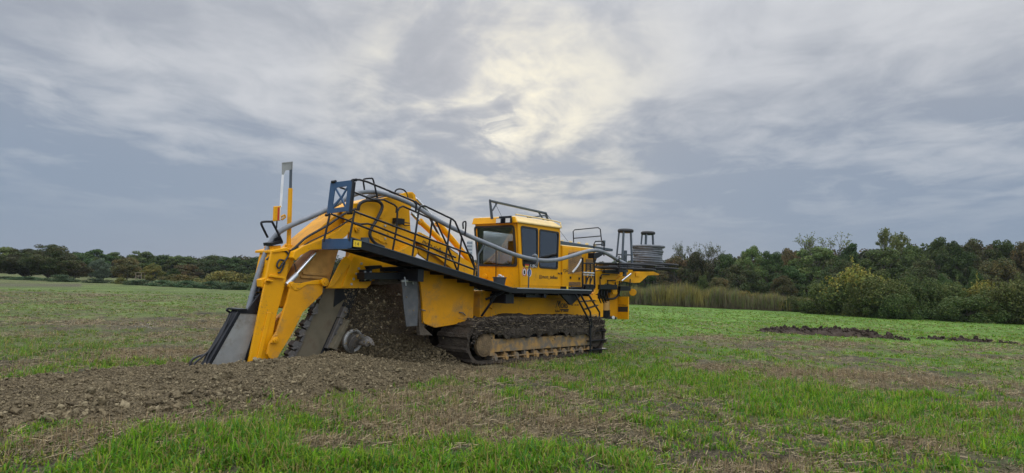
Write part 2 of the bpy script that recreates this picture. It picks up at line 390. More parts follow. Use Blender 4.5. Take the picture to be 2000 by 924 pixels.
def fields(X, Y):
    """greenness 0..1, straw 0..1"""
    px, py, z = project(X, Y)
    g = np.zeros_like(X)
    for cx, cy, rx, ry, t, w in BLOBS:
        dx = (px - cx) / rx; dy = (py - cy - t * (px - cx)) / ry
        g += w * np.exp(-(dx * dx + dy * dy) * 1.1)
    g = np.where(z > 1, g, 0)
    # rows along the old drilling direction
    a = math.radians(28); U = X * math.cos(a) + Y * math.sin(a); V = -X * math.sin(a) + Y * math.cos(a)
    n1 = fbm(X * 0.30, Y * 0.20, 5, 3) - 0.5
    n2 = fbm(U * 0.25, V * 1.1, 3, 21) - 0.5
    n3 = fbm(X * 2.3, Y * 1.7, 3, 40) - 0.5
    g = 0.50 + 0.05 * np.clip((np.degrees(np.arctan2(X, Y)) + 2) / 10, 0, 1) + 0.44 * np.where(g < 0, g * .75, g) + 0.8 * n1 + 0.65 * n2 + 1.7 * n3 * np.clip(1.4 - np.hypot(X, Y) / 50, .4, 1)
    G = np.clip(g + np.clip((np.hypot(X, Y) - 24) / 26, 0, 1) * (0.05 + 0.21 * np.clip((np.degrees(np.arctan2(X, Y)) + 2) / 14, 0, 1)), 0, 1)
    s = 0.5 + 1.5 * (fbm(U * 0.3, V * 0.9, 3, 61) - 0.5) + 0.9 * (fbm(X * 1.2, Y * 1.2, 2, 77) - 0.5) + 0.25 * (0.5 - G)
    return G, np.clip(s, 0, 1)
def relief(X, Y):
    r = np.hypot(X, Y)
    f = np.clip(1.6 - r / 60, 0.15, 1)
    return ((fbm(X * 0.8, Y * 0.8, 4, 5) - 0.5) * 0.16 + (fbm(X * 4, Y * 4, 3, 9) - 0.5) * 0.06) * f - 0.01

def build_field():
    th = np.concatenate([np.linspace(-180, -52, 60, endpoint=False), np.linspace(-52, 52, 560, endpoint=False), np.linspace(52, 180, 60, endpoint=False)])
    th = np.radians(th); nth = len(th)
    r = np.concatenate([np.linspace(0.0, 4.5, 10, endpoint=False), 4.5 * (4500 / 4.5) ** (np.linspace(0, 1, 520) ** 1.35)])
    R, T = np.meshgrid(r, th, indexing='ij')
    X = R * np.sin(T); Y = R * np.cos(T)
    Z = relief(X, Y)
    G, st = fields(X, Y)
    far = np.clip((R - 12) / 22, 0, 1)
    viv = np.clip((np.degrees(np.arctan2(X, Y)) + 2) / 14, 0, 1)[..., None]
    soil = np.array([0.056, 0.047, 0.031]); litter = np.array([0.195, 0.165, 0.092]); green = np.array([0.115, 0.215, 0.030]); olive = np.array([0.145, 0.16, 0.056])
    fn = fbm(X * 7, Y * 7, 3, 90)
    base = soil + (litter - soil) * np.clip(st * 0.9 + (fn - 0.5) * 0.9, 0, 1)[..., None]
    green = green * viv + np.array([0.115, 0.165, 0.042]) * (1 - viv)
    gr = olive + (green - olive) * np.clip(G * 1.5 - 0.3, 0, 1)[..., None]
    kg = np.clip((G - 0.14) / 0.6, 0, 1) * (0.34 + 0.58 * far)
    c = base * (1 - kg[..., None]) + gr * kg[..., None]
    c = c * (1 + (fbm(X * .8, Y * .22, 4, 130) - .5) * .9 * far + (fbm(X * 5, Y * 2, 2, 140) - .5) * .5 * far)[..., None]
    # worn track along the far left edge of the field
    px, py, z = project(X, Y)
    e = np.exp(-((py - (556.5 + 0.006 * px)) / 3.2) ** 2) * ((px < 160) & (z > 20))
    c = c * (1 - 0.75 * e[..., None]) + np.array([0.105, 0.082, 0.07]) * 0.75 * e[..., None]
    nr = len(r)
    i, j = np.meshgrid(np.arange(nr - 1), np.arange(nth), indexing='ij'); j2 = (j + 1) % nth
    q = np.stack([i * nth + j, i * nth + j2, (i + 1) * nth + j2, (i + 1) * nth + j], -1).reshape(-1, 4)
    o = np_mesh('ground', np.stack([X, Y, Z], -1).reshape(-1, 3), q[:, ::-1].ravel(), np.full(len(q), 4), ['field'], c.reshape(-1, 3), smooth=True)
    tag(o, 'stubble field with green regrowth and bare brown earth', 'field', kind='structure')
build_field()

def in_spoil(X, Y, grow=0.0):
    d0 = X - OO[0]; d1 = Y - OO[1]
    u = d0 * HH[0] + d1 * HH[1]; v = d0 * NN[0] + d1 * NN[1]
    return u, v

def blades(n, rmin, rmax, power, kind, seed):
    g = np.random.default_rng(seed)
    t = g.random(n); th = np.radians(g.uniform(-44, 44, n))
    if power == 1: r = rmin * (rmax / rmin) ** t
    else:
        k = 2 - power; r = (rmin ** k + t * (rmax ** k - rmin ** k)) ** (1 / k)
    # gather into tufts
    X0 = r * np.sin(th); Y0 = r * np.cos(th); ci = np.arange(n)
    if kind == 'green':
        nt_ = n // 14; ci = g.integers(0, nt_, n); G0, _ = fields(X0[:nt_], Y0[:nt_])
        okt = g.random(nt_) < np.clip((G0 - 0.30) / 0.50, 0.26, 0.9); spt = g.uniform(0.02, 0.075, nt_)
        X = X0[ci] + g.normal(0, 1, n) * spt[ci]; Y = Y0[ci] + g.normal(0, 1, n) * spt[ci]
    else: X, Y = X0, Y0
    G, st = fields(X, Y)
    u, v = in_spoil(X, Y)
    free = ~((u > -17) & (u < 0.4) & (v > -1.55 + 0.2 * np.sin(u * 3)) & (v < np.interp(-u, [0, 2, 4], [1.9, 2.35, 2.75]) + 0.2 * np.sin(u * 2.1) + 0.14 * np.sin(u * 5.3))) & ~((u > -0.6) & (u < 5.6) & (np.abs(v) < 1.47))
    if kind == 'green': p = okt[ci]
    elif kind == 'stubble': p = np.clip((st - 0.45) / 0.35, 0, 1) * np.clip(1.35 - G * 1.2, 0.1, 1)
    else: p = np.clip((st - 0.28) / 0.45, 0.06, 1) * np.clip(1.25 - G, 0.15, 1)
    ok = free & (g.random(n) < p)
    return X[ok], Y[ok], G[ok], g, ci[ok]

def make_blades(X, Y, g, length, width, lean, curl, cols, flat=False):
    n = len(X); r = np.hypot(X, Y)
    az = g.uniform(0, 2 * np.pi, n); D = np.stack([np.cos(az), np.sin(az), np.zeros(n)], -1)
    Wd = np.stack([-np.sin(az), np.cos(az), np.zeros(n)], -1)
    w = (width * np.maximum(1, r / 17))[:, None]
    Z = relief(X, Y); B = np.stack([X, Y, Z - 0.01], -1)
    if flat:
        B[:, 2] = Z + g.uniform(0.005, 0.05, n)
        tip = B + D * length[:, None] + np.stack([np.zeros(n), np.zeros(n), g.uniform(-0.02, 0.05, n)], -1)
        wz = Wd.copy(); wz[:, 2] += 0.7; P = np.stack([B - wz * w, B + wz * w, tip + wz * w, tip - wz * w], 1).reshape(-1, 3)
        F = np.arange(4 * n); return P, F, np.full(n, 4), np.repeat(cols, 4, 0)
    up = np.array([0, 0, 1.0])
    mid = B + (up * np.cos(lean)[:, None] + D * np.sin(lean)[:, None]) * (length * 0.55)[:, None]
    l2 = lean + curl
    tip = mid + (up * np.cos(l2)[:, None] + D * np.sin(l2)[:, None]) * (length * 0.5)[:, None]
    P = np.stack([B - Wd * w * 0.8, B + Wd * w * 0.8, mid + Wd * w, mid - Wd * w, tip], 1).reshape(-1, 3)
    k = np.arange(n)[:, None] * 5
    F = np.concatenate([k + np.array([0, 1, 2, 3]), k + np.array([3, 2, 4])], 1).ravel()
    nv = np.tile([4, 3], n)
    return P, F, nv, np.repeat(cols, 5, 0)
def build_grass():
    parts = []
    for n, a, b, pw, sd_ in ((300000, 6.2, 16, 1, 1), (240000, 15, 45, 1.0, 2), (90000, 42, 70, 0.8, 3)):
        X, Y, G, g, ci = blades(n, a, b, pw, 'green', sd_); n_ = len(X); tk = g.random(n)[ci]; ts = g.uniform(.6, 1.25, n)[ci]
        ln = (0.05 + 0.13 * g.random(n_) ** 1.2) * (0.55 + 0.65 * np.clip(G, 0, 1)) * ts * (0.7 + 0.7 * vnoise(X * 1.6, Y * 1.6, 33)) * (1 - .5 * np.clip((np.hypot(X, Y) - 12) / 14, 0, 1))
        pal = np.array([[0.095, 0.205, 0.014], [0.14, 0.255, 0.016], [0.066, 0.145, 0.018], [0.21, 0.275, 0.022], [0.085, 0.18, 0.046], [0.18, 0.25, 0.03]])
        c = np.array([.96, 1.10, .8]) * pal[np.clip((tk * 6 + g.normal(0, .7, n_)), 0, 5.99).astype(int)] * g.uniform(0.75, 1.3, (n_, 1))
        dl = (np.clip((np.hypot(X, Y) - 11) / 12, 0, 1) * np.clip((10 - np.degrees(np.arctan2(X, Y))) / 14, 0, 1) * .6)[:, None]; c = c * (1 - dl) + np.array([0.15, 0.185, 0.062]) * dl
        if a > 40: c = c * 0.5 + np.array([0.13, 0.225, 0.035]) * 0.55
        dry = g.random(n_) < 0.20 + 0.3 * np.clip(0.6 - G, 0, 1); c[dry] = np.array([0.26, 0.22, 0.07]) * g.uniform(0.7, 1.3, (dry.sum(), 1))
        parts.append(make_blades(X, Y, g, ln, 0.0042 + 0.0045 * g.random(n_), np.abs(g.normal(0.15, 0.45, n_)), g.uniform(0.1, 1.6, n_), c))
    join_stuff('grass', parts, 'grass', 'green cereal regrowth growing in patches over the field', 'grass')
    parts = []
    for n, a, b, sd_ in ((70000, 6.2, 18, 4), (80000, 17, 60, 5)):
        X, Y, G, g, ci = blades(n, a, b, 1, 'stubble', sd_); n_ = len(X)
        c = np.array([0.275, 0.20, 0.11]) * g.uniform(0.55, 1.35, (n_, 1)) * np.array([1, 1, 1]) 
        parts.append(make_blades(X, Y, g, 0.08 + 0.13 * g.random(n_), np.full(n_, 0.0026), np.abs(g.normal(0, 0.2, n_)), g.uniform(-0.1, 0.3, n_), c))
        X, Y, G, g, ci = blades(int(n * 3.2), a, b, 1, 'litter', sd_ + 10); n_ = len(X)
        c = np.array([0.26, 0.205, 0.118]) * (0.18 + 1.25 * g.random((n_, 1)) ** 1.5)
        parts.append(make_blades(X, Y, g, 0.025 + 0.17 * g.random(n_) ** 2.2, g.uniform(0.0014, 0.0036, n_), None, None, c, flat=True))
    join_stuff('stubble', parts, 'straw', 'brown cut straw stubble and loose litter among the grass', 'stubble')
def join_stuff(name, parts, material, label, cat):
    V = []; F = []; N = []; C = []; k = 0
    for P, f, nv, c in parts:
        V.append(P); F.append(f + k); N.append(nv); C.append(c); k += len(P)
    o = np_mesh(name, np.concatenate(V), np.concatenate(F), np.concatenate(N), [material], np.concatenate(C))
    return tag(o, label, cat, kind='stuff')
build_grass()

# ------------------------------------------------------------------ spoil ridges beside the trench
def spoil_h(u, v):
    """height of the dug earth; u along the machine, v to its right"""
    wob = (fbm(u * 0.5, u * 0 + 3.3, 3, 12) - 0.5)
    near = np.clip(1 - np.abs((v - 1.15 - 0.25 * wob) / np.where(v > 1.15, np.interp(-u, [0, 2, 4, 6], [.9, 1.25, 1.8, 1.9]) + 0.5 * wob, 1.0)) ** 1.35, 0, 1) * (np.interp(-u, [0, 1.5, 2.4, 3.1, 4, 5.4, 6.9, 9, 14], [0.06, 0.12, 0.20, 0.40, 0.44, 0.37, 0.29, 0.27, 0.25]) + 0.08 * wob)
    near *= np.clip((-0.22 - u) / 0.8, 0, 1) ** 0.7
    farr = np.clip(1 - np.abs((v + 0.85 + 0.2 * wob) / 0.6) ** 1.3, 0, 1) * (0.15 + 0.10 * wob) * np.clip((-u - 1.8) / 1.5, 0, 1)
    ht = np.maximum(near, farr)
    return ht
def spoil_z(u, v):
    hh = spoil_h(u, v); k = np.clip(hh / 0.06, 0, 1)
    return hh + k * ((fbm(u * 3, v * 3, 4, 15) - 0.55) * 0.13 + (fbm(u * 11, v * 11, 3, 18) - 0.5) * 0.07) + np.where(hh > 0.002, 0.01, -0.12)
def soil_cols(n, g):
    pal = np.array([[0.205, 0.162, 0.094], [0.172, 0.135, 0.078], [0.24, 0.195, 0.116], [0.132, 0.103, 0.060]])
    return pal[g.integers(0, 4, n)] * g.uniform(0.75, 1.2, (n, 1))
def lump(seed, sub=1):
    # a broken block: hull of a few random points, its faces split and roughened
    g = np.random.default_rng(seed); bm = bmesh.new(); pts = g.normal(size=(11, 3)); pts /= np.linalg.norm(pts, axis=1)[:, None]; pts *= g.uniform(.65, 1.1, (11, 1)) * np.array([1, .85, .7])
    for p in pts: bm.verts.new(p)
    r_ = bmesh.ops.convex_hull(bm, input=list(bm.verts)); bmesh.ops.delete(bm, geom=[v for v in bm.verts if not v.link_faces], context='VERTS')
    for k in range(sub):
        bmesh.ops.subdivide_edges(bm, edges=list(bm.edges), cuts=1, use_grid_fill=True)
        for v in bm.verts: v.co += Vector(g.normal(0, .085 / (k + 1), 3))
    bmesh.ops.triangulate(bm, faces=list(bm.faces)); bm.verts.index_update()
    V = np.array([v.co[:] for v in bm.verts]); F = np.array([[v.index for v in f.verts] for f in bm.faces]); bm.free()
    return V, F
LUMPS = [lump(s, 2) for s in range(6)]; LUMPS_S = [lump(s + 50, 1) for s in range(6)]
def scatter_lumps(P, size, cols, g, lumps):
    Vs = []; Fs = []; Cs = []; k = 0
    idx = g.integers(0, len(lumps), len(P))
    for li, (LV, LF) in enumerate(lumps):
        sel = np.where(idx == li)[0]; n = len(sel)
        if not n: continue
        q = g.normal(size=(n, 4)); q /= np.linalg.norm(q, axis=1)[:, None]; w, x, y, z = q.T
        Rm = np.stack([1 - 2 * (y * y + z * z), 2 * (x * y - z * w), 2 * (x * z + y * w), 2 * (x * y + z * w), 1 - 2 * (x * x + z * z), 2 * (y * z - x * w), 2 * (x * z - y * w), 2 * (y * z + x * w), 1 - 2 * (x * x + y * y)], -1).reshape(n, 3, 3)
        V = np.einsum('nij,kj->nki', Rm, LV) * size[sel][:, None, None] + P[sel][:, None, :]
        Vs.append(V.reshape(-1, 3)); Fs.append((LF[None] + (np.arange(n) * len(LV))[:, None, None] + k).reshape(-1)); Cs.append(np.repeat(cols[sel], len(LV), 0)); k += n * len(LV)
    Fl = np.concatenate(Fs); return np.concatenate(Vs), Fl, np.full(len(Fl) // 3, 3), np.concatenate(Cs)
def build_spoil():
    us = np.arange(-17.5, 0.5, 0.035); vs = np.arange(-2.1, 3.5, 0.03)
    Ug, Vg = np.meshgrid(us, vs, indexing='ij'); Z = spoil_z(Ug, Vg)
    P = OO + Ug[..., None] * HH + Vg[..., None] * NN; P[..., 2] = Z
    nu, nv_ = Ug.shape; i, j = np.meshgrid(np.arange(nu - 1), np.arange(nv_ - 1), indexing='ij')
    q = np.stack([i * nv_ + j, (i + 1) * nv_ + j, (i + 1) * nv_ + j + 1, i * nv_ + j + 1], -1).reshape(-1, 4)
    g = np.random.default_rng(5)
    t = fbm(Ug * 2, Vg * 2, 3, 70)[..., None]
    c = np.array([0.158, 0.124, 0.072]) * (0.6 + 0.9 * t)
    keep = (Z.ravel()[q] > -0.05).any(1); q = q[keep]
    o = np_mesh('spoil_bank', P.reshape(-1, 3), q.ravel(), np.full(len(q), 4), ['bank'], c.reshape(-1, 3), smooth=True)
    tag(o, 'two banks of freshly dug brown earth along the trench', 'earth bank', kind='structure')
    parts = []
    for n, s0, s1, lp, sd_ in ((80000, 0.006, 0.019, LUMPS_S, 1), (16000, 0.014, 0.042, LUMPS_S, 2), (1500, 0.026, 0.075, LUMPS, 3), (130, 0.05, 0.13, LUMPS, 4)):
        g = np.random.default_rng(100 + sd_)
        u = g.uniform(-13.5, 0.3, n); v = g.uniform(-1.6, 3.15, n)
        if sd_ == 4:
            v = g.normal(2.45, 0.35, n); u = np.where(g.random(n) < .6, g.uniform(-13, -6, n), u)
        if sd_ == 3:
            b = g.random(n) < 0.6; v[b] = g.normal(2.6, 0.32, b.sum())
        hh = spoil_h(u, v); ok = (hh > 0.015) | ((v > 2.3) & (u < -1.5) & (g.random(n) < 0.3))
        u, v = u[ok], v[ok]; n = len(u)
        sz = s0 * (s1 / s0) ** (g.random(n) ** 2.4)
        z = np.maximum(spoil_z(u, v), 0) + sz * 0.35
        P = OO + u[:, None] * HH + v[:, None] * NN; P[:, 2] = z
        parts.append(scatter_lumps(P, sz, soil_cols(n, g), g, lp))
    # loose heap that slumps from under the chain towards the track
    for n, s0, s1, lp, sd_ in ((9000, .008, .03, LUMPS_S, 8), (500, .025, .07, LUMPS, 9)):
        g = np.random.default_rng(100 + sd_); u = g.uniform(-2.9, -0.35, n); v = -0.35 + 1.9 * g.random(n) ** 1.3
        top = np.clip(.62 * (1 - (v + .35) / 1.9) ** 1.2 * np.clip((u + 3.1) / .9, .3, 1) * (.75 + .6 * fbm(u * 2.2, v * 2.2, 3, 91)), .0, 1)
        z = top * np.where(g.random(n) < .7, 1, g.random(n)) + .01; sz = s0 * (s1 / s0) ** (g.random(n) ** 2)
        P = OO + u[:, None] * HH + v[:, None] * NN; P[:, 2] = z
        parts.append(scatter_lumps(P, sz, soil_cols(n, g) * .78, g, lp))
    join_stuff('soil_clods', parts, 'clod', 'loose clods and crumbs of brown earth lying on the dug bank', 'clods')
    # earth in the air and pouring past the digging chain
    g = np.random.default_rng(77); parts = []
    for n, s0, s1, lp in ((14000, 0.004, 0.011, LUMPS_S), (1700, 0.010, 0.030, LUMPS_S), (170, .028, .065, LUMPS)):
        xx = 738 + g.normal(0, 44, n); yy = 560 + 182 * g.random(n) ** 0.75; xx += (yy - 640) * 0.36; vv = g.uniform(-0.1, 1.25, n)
        ok = (xx > 672) & (xx < 868); xx, yy, vv = xx[ok], yy[ok], vv[ok]; n = len(xx)
        P = np.array([world(*Lv(a, b, c)) for a, b, c in zip(xx, yy, vv)]); P[:, 2] = np.maximum(P[:, 2], 0.02)
        c = soil_cols(n, g) * 0.78; pale = g.random(n) < 0.04; c[pale] = np.array([0.22, 0.185, 0.135])
        sz = s0 * (s1 / s0) ** (g.random(n) ** 2.0)
        parts.append(scatter_lumps(P, sz, c, g, lp))
    join_stuff('flying_soil', parts, 'clod', 'dark crumbs of earth thrown up beside the digging chain', 'flying earth')
build_spoil()
def mound(name, label, path, hmax, wid, seed, n_cl):
    """heap of lumpy dark topsoil following ground points"""
    g = np.random.default_rng(seed); A = np.array(path[0]); B = np.array(path[-1]); Ld = np.linalg.norm(B - A); d = (B - A) / Ld; nn = np.array([d[1], -d[0], 0])
    s = np.linspace(-0.3, Ld + 0.3, 160); t = np.linspace(-wid, wid, 40); Sg, Tg = np.meshgrid(s, t, indexing='ij')
    def hgt(Sg, Tg):
        e = np.clip(np.minimum(Sg / (0.12 * Ld) , (Ld - Sg) / (0.35 * Ld)), 0, 1)
        hh = e * (0.45 + 0.9 * fbm(Sg * 0.9, Sg * 0 + seed, 3, seed)) * np.clip(1 - (np.abs(Tg) / wid) ** 1.4, 0, 1) * hmax
        return hh + np.clip(hh / 0.05, 0, 1) * (fbm(Sg * 3.4, Tg * 3.4, 4, seed + 5) - 0.45) * 0.42
    Z = hgt(Sg, Tg) - 0.06; P = A + Sg[..., None] * d + Tg[..., None] * nn; P[..., 2] = Z
    nu, nv_ = Sg.shape; i, j = np.meshgrid(np.arange(nu - 1), np.arange(nv_ - 1), indexing='ij')
    q = np.stack([i * nv_ + j, (i + 1) * nv_ + j, (i + 1) * nv_ + j + 1, i * nv_ + j + 1], -1).reshape(-1, 4)
    V = P.reshape(-1, 3); c = np.tile(np.array([0.05, 0.037, 0.027]), (len(V), 1)) * (0.6 + 0.8 * fbm(Sg * 3, Tg * 3, 2, 8)).reshape(-1, 1)
    u = g.uniform(0, Ld, n_cl); v = g.normal(0, wid * 0.42, n_cl); sz = 0.022 * (0.15 / 0.022) ** (g.random(n_cl) ** 2.4)
    PP = A + u[:, None] * d + v[:, None] * nn; PP[:, 2] = np.maximum(hgt(u, v) - 0.06, 0) + sz * 0.3
    LVs, LF, ln, lc = scatter_lumps(PP, sz, np.tile(np.array([0.055, 0.04, 0.029]), (n_cl, 1)) * g.uniform(0.6, 1.3, (n_cl, 1)), g, LUMPS)
    o = np_mesh(name, np.concatenate([V, LVs]), np.concatenate([q.ravel(), LF + len(V)]), np.concatenate([np.full(len(q), 4), ln]), ['soil'], np.concatenate([c, lc]))
    tag(o, label, 'earth heap')
mound('earth_heap', 'long heap of dark lumpy earth out on the green field', [gnd(1482, 646), gnd(1775, 663)], 0.37, 0.85, 3, 900)
mound('earth_heap', 'low crumbled strip of dark earth beyond the right end of the long heap', [gnd(1790, 662), gnd(1990, 672)], 0.10, 0.35, 4, 260)
# ------------------------------------------------------------------ the trenching machine
ROOT = empty('trenching_machine', tuple(OO), math.atan2(HH[1], HH[0]))
tag(ROOT, 'large yellow crawler trencher with cab, inclined black walkway and digging chain cutting a trench', 'trencher')
def TP(path): return [Lv(*p) for p in path]          # (px,py,v) list -> machine points
def one(name, material, fn, bevel=0.0, smooth=False, parent=ROOT, label=None):
    b = MB(); fn(b); return b.build(name, material, parent, bevel, smooth, label)
def tubep(name, material, paths, r, parent=ROOT, sm=0, seg=8, label=None):
    b = MB()
    for p in paths: b.tube(p, r, seg, sm)
    return b.build(name, material, parent, smooth=True, label=label)

# --- chassis
def hull(b):
    b.box((1.05, -0.7, 0.92), (5.75, 0.70, 1.62))
    b.box((1.05, 0.70, 1.44), (5.75, 0.74, 1.50))
    b.box((1.05, 0.70, 0.98), (1.12, 0.745, 1.45)); b.box((5.5, -0.6, 0.95), (6.3, 0.55, 1.5))
one('hull', 'yellow', hull, 0.012)
one('rear_frame', 'yellow_dusty', lambda b: (b.box((0.62, -0.7, 0.75), (1.02, 0.78, 1.62)), b.box((0.55, -0.72, 1.58), (1.1, 0.80, 1.66)), b.box((0.8, 0.78, 0.8), (0.86, 0.80, 1.56))), 0.012)
b = MB(); pl = [(815, 524), (822, 560), (825, 590), (827, 631), (850, 640), (924, 628), (926, 556), (880, 540)]
b.pv(pl, 0.86, 0.80); b.build('side_shield', 'yellow_dusty', ROOT, 0.006)
one('shield_hook', 'worn_steel', lambda b: b.tube(TP([(823, 605, 0.88), (828, 606, 0.9), (831, 607, 0.9)]), 0.014, 6))
one('shield_hook', 'worn_steel', lambda b: b.tube(TP([(897, 610, 0.88), (904, 611, 0.9), (909, 616, 0.9)]), 0.014, 6))
one('tow_eye', 'yellow_dusty', lambda b: b.tube(TP([(958, 584, 0.76), (962, 592, 0.8), (958, 602, 0.8)]), 0.05, 8))
# lettering on the hull
p0 = Lv(1085, 602.5, 0.705)
one('lettering', 'ink', lambda b: [b.prism([(p0[0] + x * .68, 0.701, p0[2] + z * .95) for x, z in q_], (0, .006, 0)) for q_ in (
    [(0, 0), (.035, .03), (.13, .215), (.15, .18), (.165, .09), (.185, .1), (.18, .235), (.125, .235), (.03, .05)], [(.165, .09), (.27, .235), (.325, .235), (.315, 0), (.275, 0), (.28, .17), (.18, .045)])])
p1 = Lv(1095, 601.5, 0.705)
text('lettering', 'ORS', (p0[0] + .235, 0.705, p0[2] + .01), 0.185, ROOT, 'ink', bold=0.004, wid=.95)
one('lettering', 'ink', lambda b: b.box((p0[0] + .22, 0.7, p0[2] - 0.055), (p0[0] + 0.62, 0.706, p0[2] - 0.02)))
p2 = Lv(1084, 610.5, 0.705)
text('lettering', 'Kabel- & Tiefbau', (p2[0], 0.705, p2[2] + 0.01), 0.105, ROOT, 'ink', wid=0.86)
p3 = Lv(1114, 598.5, 0.705)
text('lettering', '035 - 741 30 0', (p3[0] + .05, 0.705, p3[2] + 0.02), 0.06, ROOT, 'ink')

# --- crawler tracks
def track(side, real):
    s = 1 if side > 0 else -1
    v0, v1 = (0.42, 1.36) if s > 0 else (-1.36, -0.42)
    root = empty('crawler_track'); root.parent = ROOT
    # belt: rounded outline with grousers
    uA, uB, r0, z0 = 0.12, 4.70, 0.48, 0.49
    def outline(rr, k=16):
        o = [(uA + t * (uB - uA), z0 - rr) for t in np.linspace(0, 1, 34)]
        o += [(uB + rr * math.sin(a), z0 - rr * math.cos(a)) for a in np.linspace(0, math.pi, k)[1:]]
        o += [(uB - t * (uB - uA), z0 + rr) for t in np.linspace(0, 1, 34)[1:]]
        o += [(uA - rr * math.sin(a), z0 + rr * math.cos(a)) for a in np.linspace(0, math.pi, k)[1:-1]]
        return o
    g = np.random.default_rng(8 + s)
    b = MB(); oo = outline(r0); ii = outline(r0 - 0.07); n = len(oo)
    nvv = 9; vs = np.linspace(v0, v1, nvv); P = []
    for k, (a, w) in enumerate(oo):
        for q, vv in enumerate(vs):
            rr = g.normal(0, 0.012); dx, dz = a - np.clip(a, uA, uB), w - z0
            L_ = math.hypot(dx, dz); P.append((a + dx / L_ * rr, vv, max(w + dz / L_ * rr, 0.0)))
    F = [[k * nvv + q, ((k + 1) % n) * nvv + q, ((k + 1) % n) * nvv + q + 1, k * nvv + q + 1] for k in range(n) for q in range(nvv - 1)]
    b.add(P, F)
    P = [(a, v, w) for a, w in ii for v in (v0, v1)]
    b.add(P, [[2 * k, 2 * ((k + 1) % n), 2 * ((k + 1) % n) + 1, 2 * k + 1] for k in range(n)])
    for vv in (v0, v1):
        P = [(a, vv, w) for a, w in oo] + [(a, vv, w) for a, w in ii]
        b.add(P, [[k, (k + 1) % n, (k + 1) % n + n, k + n] for k in range(n)])
    b.build('track_belt', 'mud', root, smooth=True)
    b = MB(); Lt = 2 * (uB - uA) + 2 * math.pi * r0; cnt = 40
    for k in range(cnt):
        d = Lt * k / cnt
        if d < uB - uA: c, nn, tt = (uA + d, z0 - r0), (0, -1), (1, 0)
        elif d < uB - uA + math.pi * r0:
            a = (d - (uB - uA)) / r0; c, nn = (uB + r0 * math.sin(a), z0 - r0 * math.cos(a)), (math.sin(a), -math.cos(a)); tt = (-nn[1], nn[0])
        elif d < 2 * (uB - uA) + math.pi * r0: e = d - (uB - uA) - math.pi * r0; c, nn, tt = (uB - e, z0 + r0), (0, 1), (-1, 0)
        else:
            a = (d - 2 * (uB - uA) - math.pi * r0) / r0; c, nn = (uA - r0 * math.sin(a), z0 + r0 * math.cos(a)), (-math.sin(a), math.cos(a)); tt = (-nn[1], nn[0])
        hh = 0.045 + 0.03 * g.random(); wd = 0.05 + 0.03 * g.random()
        Q = []
        for v in np.linspace(v0 - 0.015, v1 + 0.015, 7):
            j1, j2 = g.normal(0, 0.012, 2)
            for a_, n_ in ((-wd, -0.02), (wd, -0.02), (wd * 0.55 + j1, hh + j2), (-wd * 0.55 + j1, hh + j2)):
                z = c[1] + tt[1] * a_ + nn[1] * n_; Q.append((c[0] + tt[0] * a_ + nn[0] * n_, v, max(z, 0.0)))
        F = [[i * 4 + q, (i + 1) * 4 + q, (i + 1) * 4 + (q + 1) % 4, i * 4 + (q + 1) % 4] for i in range(6) for q in range(4)]
        b.add(Q, F + [[0, 1, 2, 3], [27, 26, 25, 24]])
    b.build('grousers', 'mud', root)
    # side frame
    f = v1 - 0.02 if s > 0 else v0 + 0.02; e = s
    def fr(b):
        b.prism([(0.55, f, 0.26), (4.62, f, 0.26), (4.62, f, 0.56), (0.55, f, 0.56)], (0, -e * 0.22, 0))
        b.box((0.40, min(f, f - e * .22), 0.18), (0.55, max(f, f - e * .22) + .012, 0.80))
        for uu in (1.36, 2.62, 3.66): b.box((uu, min(f - e * .03, f - e * .2), 0.56), (uu + 0.11, max(f - e * .03, f - e * .2), 0.86))
    one('side_frame', 'track_frame', fr, 0.008, parent=root)
    one('frame_back', 'dark_interior', lambda b: b.box((0.5, min(f - e * .24, f - e * .3), 0.1), (4.7, max(f - e * .24, f - e * .3), 0.9)), parent=root)
    def ribs(b):
        b.box((0.52, min(f, f - e * .1), 0.135), (4.6, max(f, f - e * .1), 0.155))
        for k in range(12): uu = 0.56 + k * 0.365; b.box((uu, min(f, f - e * .1), 0.155), (uu + 0.025, max(f, f - e * .1), 0.258))
    one('lower_guard', 'track_frame', ribs, parent=root)
    for k in range(11):
        uu = 0.62 + k * 0.385
        one('track_roller', 'track_frame', lambda b: (b.cyl((uu, f - e * .3, 0.125), (uu, f - e * 0.02, 0.125), 0.105, 16), b.cyl((uu, f - e * .06, 0.105), (uu, f + e * 0.03, 0.105), 0.05, 12)), 0.006, True, root)
    one('idler_hub', 'mud_light', lambda b: (b.cyl((0.24, f - e * .1, 0.44), (0.24, f + e * 0.0, 0.44), 0.27, 28), b.cyl((0.24, f, 0.44), (0.24, f + e * 0.035, 0.44), 0.245, 28, 0.17)), 0.01, True, root)
    one('drive_hub', 'mud', lambda b: b.cyl((4.72, f - e * .1, 0.48), (4.72, f + e * 0.02, 0.48), 0.3, 24), 0.01, True, root)
